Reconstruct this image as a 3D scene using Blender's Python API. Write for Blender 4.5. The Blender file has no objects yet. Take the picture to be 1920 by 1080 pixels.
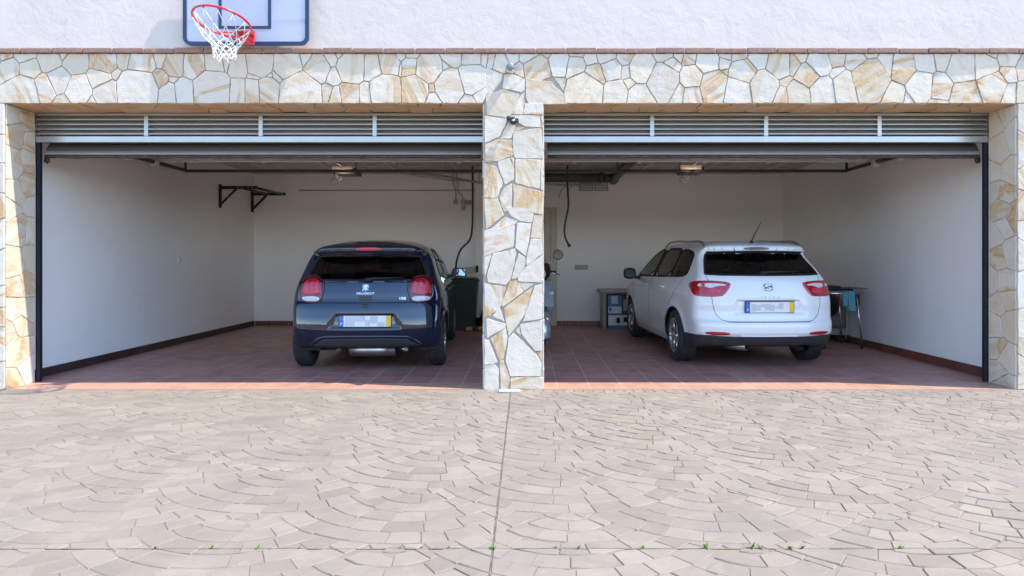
import bpy, bmesh, math, random
import numpy as np
from mathutils import Vector, Matrix

random.seed(7)
RNG = np.random.default_rng(7)
PI = math.pi
rad = math.radians
SC = bpy.context.scene
COL = SC.collection

# ------------------------------------------------------------------ camera
CAM_Y, CAM_Z, FPX, PX0, PY0 = -6.19, 1.18, 1280.0, 985.0, 487.0
cd = bpy.data.cameras.new('camera')
cam = bpy.data.objects.new('camera', cd)
COL.objects.link(cam)
cam.location = (0, CAM_Y, CAM_Z)
cam.rotation_euler = (rad(90), 0, 0)
cd.sensor_width = 36.0
cd.lens = 36.0 * FPX / 1920.0
cd.shift_x = -(PX0 - 960) / 1920.0
cd.shift_y = -(540 - PY0) / 1920.0
cd.clip_end = 3000
SC.camera = cam

# ------------------------------------------------------------------ sky, sun, exposure
SUN_DIR = Vector((-4.4, 1.0, -7.3)).normalized()          # the way the light travels
wd = bpy.data.worlds.new('World')
SC.world = wd
wd.use_nodes = True
wn = wd.node_tree
bg = wn.nodes['Background']
sky = wn.nodes.new('ShaderNodeTexSky')
sky.sky_type = 'NISHITA'
sky.sun_disc = False
sky.sun_elevation = math.asin(-SUN_DIR.z)
sky.sun_rotation = math.atan2(-SUN_DIR.x, -SUN_DIR.y)
sky.altitude = 300
sky.air_density = 1.0
sky.dust_density = 0.12
sky.ozone_density = 2.3
wn.links.new(sky.outputs[0], bg.inputs[0])
bg.inputs[1].default_value = 0.15
sl = bpy.data.lights.new('sun', 'SUN')
sun = bpy.data.objects.new('sun', sl)
COL.objects.link(sun)
sun.rotation_euler = SUN_DIR.to_track_quat('-Z', 'Y').to_euler()
sl.energy = 2.2
sl.angle = rad(0.5)
sl.color = (1.0, 0.89, 0.77)
SC.view_settings.view_transform = 'Standard'
SC.view_settings.look = 'None'
SC.view_settings.exposure = 1.85
SC.view_settings.gamma = 1.0
SC.cycles.use_denoising = True
SC.cycles.max_bounces = 14
SC.cycles.diffuse_bounces = 8
SC.cycles.glossy_bounces = 5
SC.cycles.caustics_reflective = False
SC.cycles.caustics_refractive = False
SC.cycles.transparent_max_bounces = 16

# ------------------------------------------------------------------ helpers: objects
def link(name, data, parent=None):
    o = bpy.data.objects.new(name, data)
    COL.objects.link(o)
    if parent is not None:
        o.parent = parent
    return o

def tag(o, label=None, cat=None, group=None, kind=None):
    if label: o['label'] = label
    if cat: o['category'] = cat
    if group: o['group'] = group
    if kind: o['kind'] = kind
    return o

def thing(name, loc, label, cat, rz=0.0, group=None):
    o = link(name, None)
    o.location = loc
    o.rotation_euler = (0, 0, rz)
    return tag(o, label, cat, group)

def mesh_obj(name, verts, faces, mat, parent=None, smooth=False):
    me = bpy.data.meshes.new(name)
    me.from_pydata([tuple(map(float, v)) for v in verts], [], [tuple(int(i) for i in f) for f in faces])
    if mat is not None:
        me.materials.append(mat)
    if smooth:
        me.polygons.foreach_set('use_smooth', [True] * len(me.polygons))
    me.update()
    return link(name, me, parent)

def curve_path(pts, n=8):
    """Catmull-Rom through the points, for hoses and cables"""
    P = [Vector(p) for p in pts]
    P = [P[0] * 2 - P[1]] + P + [P[-1] * 2 - P[-2]]
    out = []
    for i in range(1, len(P) - 2):
        for k in range(n):
            t = k / n
            a, b, c, d = P[i - 1], P[i], P[i + 1], P[i + 2]
            out.append(0.5 * ((2 * b) + (c - a) * t + (2 * a - 5 * b + 4 * c - d) * t * t + (3 * b - a - 3 * c + d) * t ** 3))
    out.append(P[-2])
    return out

class MB:
    """collects shapes; build() links them as one mesh object"""
    def __init__(self):
        self.v, self.f, self.s = [], [], []
    def add(self, vs, fs, smooth=False):
        n = len(self.v)
        self.v += [tuple(v) for v in vs]
        self.f += [tuple(i + n for i in f) for f in fs]
        self.s += [smooth] * len(fs)
        return self
    def box(self, x0, x1, y0, y1, z0, z1, bev=0.0, M=None):
        bm = bmesh.new()
        vs = [bm.verts.new((x, y, z)) for x in (x0, x1) for y in (y0, y1) for z in (z0, z1)]
        for q in ((0, 1, 3, 2), (4, 6, 7, 5), (0, 4, 5, 1), (2, 3, 7, 6), (0, 2, 6, 4), (1, 5, 7, 3)):
            bm.faces.new([vs[i] for i in q])
        if bev > 0:
            bmesh.ops.bevel(bm, geom=bm.edges[:], offset=bev, segments=2, profile=0.6, affect='EDGES')
        bmesh.ops.recalc_face_normals(bm, faces=bm.faces[:])
        self._take(bm, M)
        return self
    def _take(self, bm, M=None, smooth=False):
        bm.verts.ensure_lookup_table()
        for i, v in enumerate(bm.verts): v.index = i
        vs = [(M @ v.co if M is not None else v.co.copy()) for v in bm.verts]
        self.add([tuple(v) for v in vs], [[v.index for v in f.verts] for f in bm.faces], smooth)
        bm.free()
    def tube(self, pts, r, n=10, closed=False, caps=True):
        P = [Vector(p) for p in pts]
        m = len(P)
        rs = r if isinstance(r, (list, tuple)) else [r] * m
        T = []
        for i in range(m):
            a = P[(i - 1) % m] if (closed or i > 0) else P[i]
            b = P[(i + 1) % m] if (closed or i < m - 1) else P[i]
            T.append((b - a).normalized())
        up = Vector((0, 0, 1)) if abs(T[0].z) < 0.9 else Vector((0, 1, 0))
        N = (up - T[0] * up.dot(T[0])).normalized()
        vs = []
        for i in range(m):
            N = (N - T[i] * N.dot(T[i])).normalized()
            B = T[i].cross(N)
            for k in range(n):
                a = 2 * PI * k / n
                vs.append(P[i] + (N * math.cos(a) + B * math.sin(a)) * rs[i])
        fs = []
        for i in range(m if closed else m - 1):
            j = (i + 1) % m
            for k in range(n):
                k2 = (k + 1) % n
                fs.append((i * n + k, i * n + k2, j * n + k2, j * n + k))
        self.add(vs, fs, True)
        if caps and not closed:
            o = len(self.v) - len(vs)
            self.f.append(tuple(o + k for k in reversed(range(n)))); self.s.append(False)
            self.f.append(tuple(o + (m - 1) * n + k for k in range(n))); self.s.append(False)
        return self
    def lathe(self, prof, n=32, M=None, closed=False):
        """profile of (r, h): turned about local Z"""
        vs, fs = [], []
        m = len(prof)
        for r, h in prof:
            for k in range(n):
                a = 2 * PI * k / n
                v = Vector((r * math.cos(a), r * math.sin(a), h))
                vs.append(M @ v if M is not None else v)
        for i in range(m if closed else m - 1):
            j = (i + 1) % m
            for k in range(n):
                k2 = (k + 1) % n
                fs.append((i * n + k, i * n + k2, j * n + k2, j * n + k))
        self.add(vs, fs, True)
        return self
    def prism(self, poly, d0, d1, M=None, bev=0.0):
        """2-D polygon (a, b) extruded from d0 to d1 along local Z"""
        bm = bmesh.new()
        vs = [bm.verts.new((a, b, d0)) for a, b in poly]
        f = bm.faces.new(vs)
        r = bmesh.ops.extrude_face_region(bm, geom=[f])
        bmesh.ops.translate(bm, verts=[e for e in r['geom'] if isinstance(e, bmesh.types.BMVert)], vec=(0, 0, d1 - d0))
        if bev > 0:
            bmesh.ops.bevel(bm, geom=bm.edges[:], offset=bev, segments=2, affect='EDGES')
        bmesh.ops.recalc_face_normals(bm, faces=bm.faces[:])
        self._take(bm, M)
        return self
    def build(self, name, mat, parent=None):
        me = bpy.data.meshes.new(name)
        me.from_pydata([tuple(map(float, v)) for v in self.v], [], self.f)
        me.materials.append(mat)
        me.polygons.foreach_set('use_smooth', self.s)
        me.update()
        return link(name, me, parent)

FRONT = Matrix(((1, 0, 0, 0), (0, 0, -1, 0), (0, 1, 0, 0), (0, 0, 0, 1)))   # local (a, b, d) -> (a, -d, b): faces -Y

def text_mesh(txt, size, depth=0.002, spacing=1.0, bold=0.0, sx=1.0):
    cu = bpy.data.curves.new('lettering', 'FONT')
    cu.body = txt; cu.size = size; cu.extrude = depth; cu.align_x = 'CENTER'; cu.align_y = 'CENTER'
    cu.space_character = spacing; cu.offset = bold
    to = bpy.data.objects.new('lettering_source', cu)
    COL.objects.link(to)
    dg = bpy.context.evaluated_depsgraph_get()
    me = bpy.data.meshes.new_from_object(to.evaluated_get(dg))
    COL.objects.unlink(to); bpy.data.objects.remove(to)
    if sx != 1.0:
        for v in me.vertices: v.co.x *= sx
    return me

def copy_tree(o, parent=None):
    c = o.copy(); COL.objects.link(c)
    if parent is not None: c.parent = parent
    for ch in o.children: copy_tree(ch, c)
    return c

# ------------------------------------------------------------------ helpers: materials
class NT:
    def __init__(self, name):
        self.m = bpy.data.materials.new(name)
        self.m.use_nodes = True
        self.t = self.m.node_tree
        self.b = self.t.nodes['Principled BSDF']
        self.out = self.t.nodes['Material Output']
        self.co = self.n('ShaderNodeTexCoord').outputs['Object']
    def n(self, typ, **kw):
        nd = self.t.nodes.new(typ)
        for k, v in kw.items(): setattr(nd, k, v)
        return nd
    def l(self, a, b): self.t.links.new(a, b)
    def val(self, sock, v):
        if hasattr(v, 'links') or isinstance(v, bpy.types.NodeSocket): self.l(v, sock)
        else: sock.default_value = v
    def noise(self, scale, detail=4, rough=0.55, dist=0.0, co=None, vec_scale=None):
        nd = self.n('ShaderNodeTexNoise')
        nd.inputs['Scale'].default_value = scale
        nd.inputs['Detail'].default_value = detail
        nd.inputs['Roughness'].default_value = rough
        nd.inputs['Distortion'].default_value = dist
        src = co if co is not None else self.co
        if vec_scale:
            mp = self.n('ShaderNodeMapping')
            mp.inputs['Scale'].default_value = vec_scale
            self.l(src, mp.inputs['Vector']); src = mp.outputs[0]
        self.l(src, nd.inputs['Vector'])
        return nd.outputs['Fac']
    def ramp(self, fac, stops, interp='LINEAR'):
        nd = self.n('ShaderNodeValToRGB')
        nd.color_ramp.interpolation = interp
        e = nd.color_ramp.elements
        while len(e) > 1: e.remove(e[-1])
        for i, (p, c) in enumerate(stops):
            el = e[0] if i == 0 else e.new(p)
            el.position = p
            if isinstance(c, (int, float)): c = (c, c, c)
            el.color = (*c, 1)
        self.l(fac, nd.inputs[0])
        return nd.outputs[0]
    def mix(self, fac, a, b, blend='MIX'):
        nd = self.n('ShaderNodeMix', data_type='RGBA', blend_type=blend)
        self.val(nd.inputs[0], fac)
        for s, v in ((nd.inputs[6], a), (nd.inputs[7], b)):
            if isinstance(v, tuple): s.default_value = (*v, 1)
            else: self.l(v, s)
        return nd.outputs[2]
    def math(self, op, a, b=0.0, clamp=False):
        nd = self.n('ShaderNodeMath', operation=op)
        nd.use_clamp = clamp
        self.val(nd.inputs[0], a); self.val(nd.inputs[1], b)
        return nd.outputs[0]
    def bump(self, h, strength=0.3, dist=0.01):
        nd = self.n('ShaderNodeBump')
        nd.inputs['Strength'].default_value = strength
        nd.inputs['Distance'].default_value = dist
        self.l(h, nd.inputs['Height'])
        self.l(nd.outputs[0], self.b.inputs['Normal'])
    def set(self, **kw):
        for k, v in kw.items():
            s = self.b.inputs[k.replace('_', ' ')]
            if isinstance(v, tuple) and len(v) == 3: v = (*v, 1)
            self.val(s, v)
        return self.m

def mat(name, col, rough=0.5, metal=0.0, var=0.12, scale=6.0, bump=0.0, bscale=80.0, coat=0.0, ior=1.5, spec=0.5):
    t = NT(name)
    n = t.noise(scale, 5)
    lo = tuple(c * (1 - var) for c in col); hi = tuple(min(1, c * (1 + var)) for c in col)
    c = t.ramp(n, [(0.3, lo), (0.7, hi)])
    if bump > 0: t.bump(t.noise(bscale, 3), bump, 0.004)
    t.set(Base_Color=c, Metallic=metal, Roughness=rough, IOR=ior)
    t.b.inputs['Specular IOR Level'].default_value = spec
    if coat > 0:
        t.set(Coat_Weight=coat, Coat_Roughness=0.015, Coat_IOR=max(1.5, ior))
    return t.m

def m_plaster():
    t = NT('rough_white_plaster')
    big = t.noise(1.6, 5, 0.6)
    mid = t.noise(7.0, 6, 0.62, 0.6)
    fine = t.noise(55.0, 4, 0.6)
    h = t.math('ADD', t.math('MULTIPLY', mid, 1.0), t.math('MULTIPLY', fine, 0.10))
    h = t.math('ADD', h, t.math('MULTIPLY', big, 1.6))
    t.bump(h, 0.26, 0.020)
    crack = t.n('ShaderNodeTexVoronoi', feature='DISTANCE_TO_EDGE'); crack.inputs['Scale'].default_value = 0.8
    mp = t.n('ShaderNodeVectorMath', operation='ADD'); nz = t.n('ShaderNodeTexNoise'); nz.inputs['Scale'].default_value = 3.0; t.l(t.co, nz.inputs['Vector']); t.l(t.co, mp.inputs[0]); t.l(nz.outputs['Color'], mp.inputs[1]); t.l(mp.outputs[0], crack.inputs['Vector'])
    base = t.ramp(big, [(0.3, (0.625, 0.543, 0.485)), (0.7, (0.68, 0.592, 0.53))])
    base = t.mix(t.math('MULTIPLY', t.ramp(crack.outputs['Distance'], [(0.0, 0.35), (0.006, 0.0)]), t.ramp(t.noise(0.9, 3), [(0.5, 0), (0.6, 1)])), base, (0.42, 0.38, 0.36))
    base = t.mix(t.ramp(t.noise(1.3, 5, 0.65, 0.3, None, (3.0, 1, 0.45)), [(0.52, 0), (0.75, 0.22)]), base, (0.50, 0.46, 0.44))
    return t.set(Base_Color=base, Roughness=0.85)

def m_inner_wall():
    t = NT('smooth_white_wall_paint')
    n = t.noise(1.2, 5, 0.6)
    s = t.noise(18, 4, 0.6)
    c = t.mix(t.ramp(s, [(0.62, 0), (0.8, 0.35)]), t.ramp(n, [(0.3, (0.86, 0.855, 0.85)), (0.7, (0.89, 0.885, 0.88))]), (0.74, 0.73, 0.71))
    c = t.mix(t.ramp(t.noise(2.6, 6, 0.75, 1.0, None, (1, 1, 2.4)), [(0.60, 0), (0.72, 0.22)]), c, (0.60, 0.58, 0.55))
    t.bump(t.math('ADD', t.noise(30, 4), t.noise(2.5, 3)), 0.16, 0.006)
    return t.set(Base_Color=c, Roughness=0.7)

def m_stone(name='crazy_paving_stone', bounce=0.0):
    t = NT(name)
    g = t.n('ShaderNodeNewGeometry')
    r = g.outputs['Random Per Island']
    # shift the veining on every stone so that no two share it
    cmb = t.n('ShaderNodeCombineXYZ')
    t.l(t.math('MULTIPLY', r, 37.0), cmb.inputs[0]); t.l(t.math('MULTIPLY', r, 91.0), cmb.inputs[1]); t.l(t.math('MULTIPLY', r, 53.0), cmb.inputs[2])
    add = t.n('ShaderNodeVectorMath', operation='ADD')
    t.l(t.co, add.inputs[0]); t.l(cmb.outputs[0], add.inputs[1])
    co = add.outputs[0]
    vr = t.n('ShaderNodeVectorRotate', rotation_type='Y_AXIS')
    t.l(co, vr.inputs['Vector']); t.l(t.math('MULTIPLY', r, 31.0), vr.inputs['Angle'])
    veins = t.noise(2.3, 3, 0.5, 1.0, vr.outputs[0], (0.8, 1.0, 3.4))
    band = t.ramp(veins, [(0.47, 0), (0.55, 0.35), (0.60, 0.95), (0.63, 0.4), (0.69, 0.75), (0.74, 0.12)])
    r2 = t.math('FRACT', t.math('MULTIPLY', r, 7.13))
    much = t.ramp(r2, [(0.0, 0.12), (0.35, 0.32), (0.55, 0.7), (0.78, 1.0)])
    base = t.ramp(r, [(0.0, (0.62, 0.55, 0.465)), (0.25, (0.70, 0.62, 0.515)), (0.5, (0.67, 0.61, 0.53)), (0.75, (0.70, 0.60, 0.47)), (1.0, (0.60, 0.51, 0.39))])
    c = t.mix(t.math('MULTIPLY', band, much), base, (0.52, 0.29, 0.10))
    soft = t.noise(4.0, 4, 0.6, 0.4, co)
    c = t.mix(t.math('MULTIPLY', t.ramp(soft, [(0.48, 0), (0.75, 0.75)]), much), c, (0.62, 0.45, 0.27))
    c = t.mix(t.ramp(t.noise(9.0, 5, 0.7, 0.2, co), [(0.55, 0), (0.85, 0.28)]), c, (0.42, 0.40, 0.37))
    if bounce: c = t.mix(t.math('MULTIPLY', t.ramp(t.noise(2.0, 4, 0.6, 0.5, co), [(0.3, 0.45), (0.7, 1)]), bounce), c, (0.55, 0.31, 0.12))  # warm bounce from the floor, painted into the stone colour
    pit = t.noise(60.0, 4, 0.65, 0, co)
    c = t.mix(t.ramp(pit, [(0.66, 0), (0.76, 0.4)]), c, (0.36, 0.32, 0.27))
    h = t.math('ADD', t.noise(9.0, 5, 0.6, 0, co), t.math('MULTIPLY', pit, 0.16))
    t.bump(h, 0.7, 0.014)
    return t.set(Base_Color=c, Roughness=0.8)

def m_mortar():
    t = NT('grey_mortar')
    n = t.noise(40, 4, 0.7)
    t.bump(n, 0.6, 0.006)
    return t.set(Base_Color=t.ramp(t.noise(5, 4), [(0.3, (0.33, 0.32, 0.30)), (0.7, (0.42, 0.40, 0.37))]), Roughness=0.95)

def m_paving():
    t = NT('stamped_concrete')
    g = t.n('ShaderNodeNewGeometry')
    r = g.outputs['Random Per Island']
    big = t.noise(0.5, 4, 0.6)
    mid = t.noise(3.5, 6, 0.65, 0.3)
    fine = t.noise(120, 3, 0.6)
    c = t.ramp(r, [(0.0, (0.204, 0.173, 0.137)), (0.35, (0.236, 0.203, 0.162)), (0.75, (0.250, 0.216, 0.174)), (1.0, (0.272, 0.236, 0.188))])
    c = t.mix(t.ramp(big, [(0.35, 0), (0.7, 0.55)]), c, (0.243, 0.214, 0.184))
    c = t.mix(t.ramp(mid, [(0.50, 0), (0.75, 0.5)]), c, (0.345, 0.295, 0.222))
    c = t.mix(t.ramp(mid, [(0.25, 0.5), (0.44, 0.0)]), c, (0.175, 0.155, 0.142))
    c = t.mix(t.ramp(t.noise(0.8, 6, 0.7, 0.8, None, (1.0, 1.7, 1)), [(0.50, 0), (0.62, 0.42), (0.8, 0.55)]), c, (0.178, 0.156, 0.140))
    c = t.mix(t.ramp(t.noise(5.5, 6, 0.75, 0.2), [(0.64, 0), (0.70, 0.55)]), c, (0.135, 0.118, 0.105))
    sp = t.noise(14, 5, 0.75)
    c = t.mix(t.math('MULTIPLY', t.ramp(sp, [(0.60, 0), (0.72, 0.8)]), t.ramp(t.noise(0.9, 2), [(0.52, 0), (0.66, 1)])), c, (0.42, 0.40, 0.37))
    c = t.mix(t.ramp(fine, [(0.3, 0.16), (0.5, 0.0)]), c, (0.16, 0.145, 0.14))
    t.bump(t.math('ADD', t.noise(22, 5, 0.65), t.math('MULTIPLY', fine, 0.25)), 0.35, 0.006)
    return t.set(Base_Color=c, Roughness=0.72)

def m_joint():
    t = NT('sandy_joint_fill')
    n = t.noise(2.2, 5, 0.6)
    c = t.ramp(n, [(0.3, (0.205, 0.172, 0.138)), (0.55, (0.25, 0.208, 0.162)), (0.75, (0.165, 0.142, 0.12))])
    t.bump(t.noise(150, 3), 0.5, 0.003)
    return t.set(Base_Color=c, Roughness=0.95)

def m_tiles(name='terracotta_floor_tile', size=0.30, ox=0.0, oy=0.0, cols=None):
    t = NT(name)
    mp = t.n('ShaderNodeMapping')
    mp.inputs['Location'].default_value = (ox, oy, 0)
    t.l(t.co, mp.inputs['Vector'])
    bk = t.n('ShaderNodeTexBrick')
    bk.offset = 0.0; bk.squash = 1.0
    bk.inputs['Scale'].default_value = 1.0
    bk.inputs['Brick Width'].default_value = size
    bk.inputs['Row Height'].default_value = size
    bk.inputs['Mortar Size'].default_value = 0.006
    bk.inputs['Mortar Smooth'].default_value = 0.15
    bk.inputs['Bias'].default_value = 0.0
    a, b, m = cols or ((0.36, 0.162, 0.130), (0.47, 0.225, 0.178), (0.50, 0.41, 0.38))
    bk.inputs['Color1'].default_value = (*a, 1); bk.inputs['Color2'].default_value = (*b, 1); bk.inputs['Mortar'].default_value = (*m, 1)
    t.l(mp.outputs[0], bk.inputs['Vector'])
    c = bk.outputs['Color']
    c = t.mix(t.ramp(t.noise(5.0, 5, 0.65, 0.4), [(0.4, 0), (0.75, 0.5)]), c, (0.22, 0.095, 0.075))
    dust = t.math('MULTIPLY', t.ramp(t.noise(7.0, 5, 0.7, 0.6, None, (1, 2.2, 1)), [(0.54, 0), (0.70, 0.8)]), t.ramp(t.noise(0.8, 2), [(0.42, 0.25), (0.60, 1)]))
    c = t.mix(dust, c, (0.42, 0.36, 0.37))
    # the row under the door is mixed paler than the rest
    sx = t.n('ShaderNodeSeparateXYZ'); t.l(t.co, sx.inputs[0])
    fade = t.math('MULTIPLY', t.ramp(sx.outputs[1], [(0.0, 1), (0.29, 0.9), (0.31, 0)]), t.ramp(t.noise(6, 4), [(0.25, 0.45), (0.6, 0.85)]))
    c = t.mix(fade, c, (0.47, 0.29, 0.20))
    inv = t.math('SUBTRACT', 1.0, bk.outputs['Fac'])
    t.bump(t.math('ADD', inv, t.math('MULTIPLY', t.noise(26, 4), 0.35)), 0.3, 0.004)
    return t.set(Base_Color=c, Roughness=t.ramp(t.noise(6, 4), [(0.3, 0.34), (0.7, 0.52)]))

def m_brick():
    t = NT('weathered_brick')
    g = t.n('ShaderNodeNewGeometry')
    c = t.ramp(g.outputs['Random Per Island'], [(0, (0.25, 0.145, 0.115)), (0.5, (0.32, 0.19, 0.14)), (1, (0.27, 0.165, 0.14))])
    n = t.noise(22, 5, 0.7)
    c = t.mix(t.ramp(n, [(0.5, 0), (0.75, 0.6)]), c, (0.42, 0.33, 0.28))
    t.bump(t.noise(45, 4, 0.7), 0.8, 0.01)
    return t.set(Base_Color=c, Roughness=0.9)

def m_ceiling():
    t = NT('dingy_ceiling_board')
    n = t.noise(1.5, 5, 0.65, 0.5)
    c = t.ramp(n, [(0.3, (0.48, 0.44, 0.39)), (0.6, (0.66, 0.61, 0.56))])
    c = t.mix(t.ramp(t.noise(3, 4, 0.6), [(0.58, 0), (0.62, 0.5)]), c, (0.25, 0.22, 0.19))
    return t.set(Base_Color=c, Roughness=0.85)

def m_glass(name, tint, rough=0.01, ior=1.5):
    """thin tinted pane: see-through by its tint, mirror-like by Fresnel"""
    t = NT(name)
    tr = t.n('ShaderNodeBsdfTransparent')
    n = t.noise(3, 3)
    t.l(t.ramp(n, [(0, tuple(c * 0.9 for c in tint)), (1, tint)]), tr.inputs[0])
    gl = t.n('ShaderNodeBsdfGlossy'); gl.inputs['Roughness'].default_value = rough
    fr = t.n('ShaderNodeFresnel'); fr.inputs['IOR'].default_value = ior
    ms = t.n('ShaderNodeMixShader')
    t.l(fr.outputs[0], ms.inputs[0]); t.l(tr.outputs[0], ms.inputs[1]); t.l(gl.outputs[0], ms.inputs[2])
    t.l(ms.outputs[0], t.out.inputs[0])
    return t.m

def m_acrylic():
    t = NT('milky_acrylic_sheet')
    tr = t.n('ShaderNodeBsdfTransparent'); tr.inputs[0].default_value = (0.92, 0.95, 1, 1)
    t.set(Base_Color=t.ramp(t.noise(2, 3), [(0, (0.60, 0.64, 0.76)), (1, (0.66, 0.70, 0.82))]), Roughness=0.08)
    ms = t.n('ShaderNodeMixShader'); ms.inputs[0].default_value = 0.50
    t.l(tr.outputs[0], ms.inputs[1]); t.l(t.b.outputs[0], ms.inputs[2]); t.l(ms.outputs[0], t.out.inputs[0])
    return t.m

def m_hills():
    t = NT('scrub_hillside')
    n = t.noise(0.02, 6, 0.7); n2 = t.noise(0.35, 4, 0.7)
    c = t.ramp(n, [(0.35, (0.045, 0.055, 0.028)), (0.55, (0.10, 0.095, 0.055)), (0.7, (0.19, 0.16, 0.10))])
    c = t.mix(t.ramp(n2, [(0.5, 0), (0.7, 0.7)]), c, (0.03, 0.04, 0.02))
    return t.set(Base_Color=c, Roughness=0.95)

def m_courtesy():
    t = NT('lit_courtesy_lamp_cover')
    g = t.ramp(t.noise(14, 2), [(0.35, (0.75, 0.60, 0.48)), (0.65, (1.0, 0.62, 0.36))])
    return t.set(Base_Color=(0.42, 0.37, 0.33), Roughness=0.4, Emission_Color=g, Emission_Strength=0.04)

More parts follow.
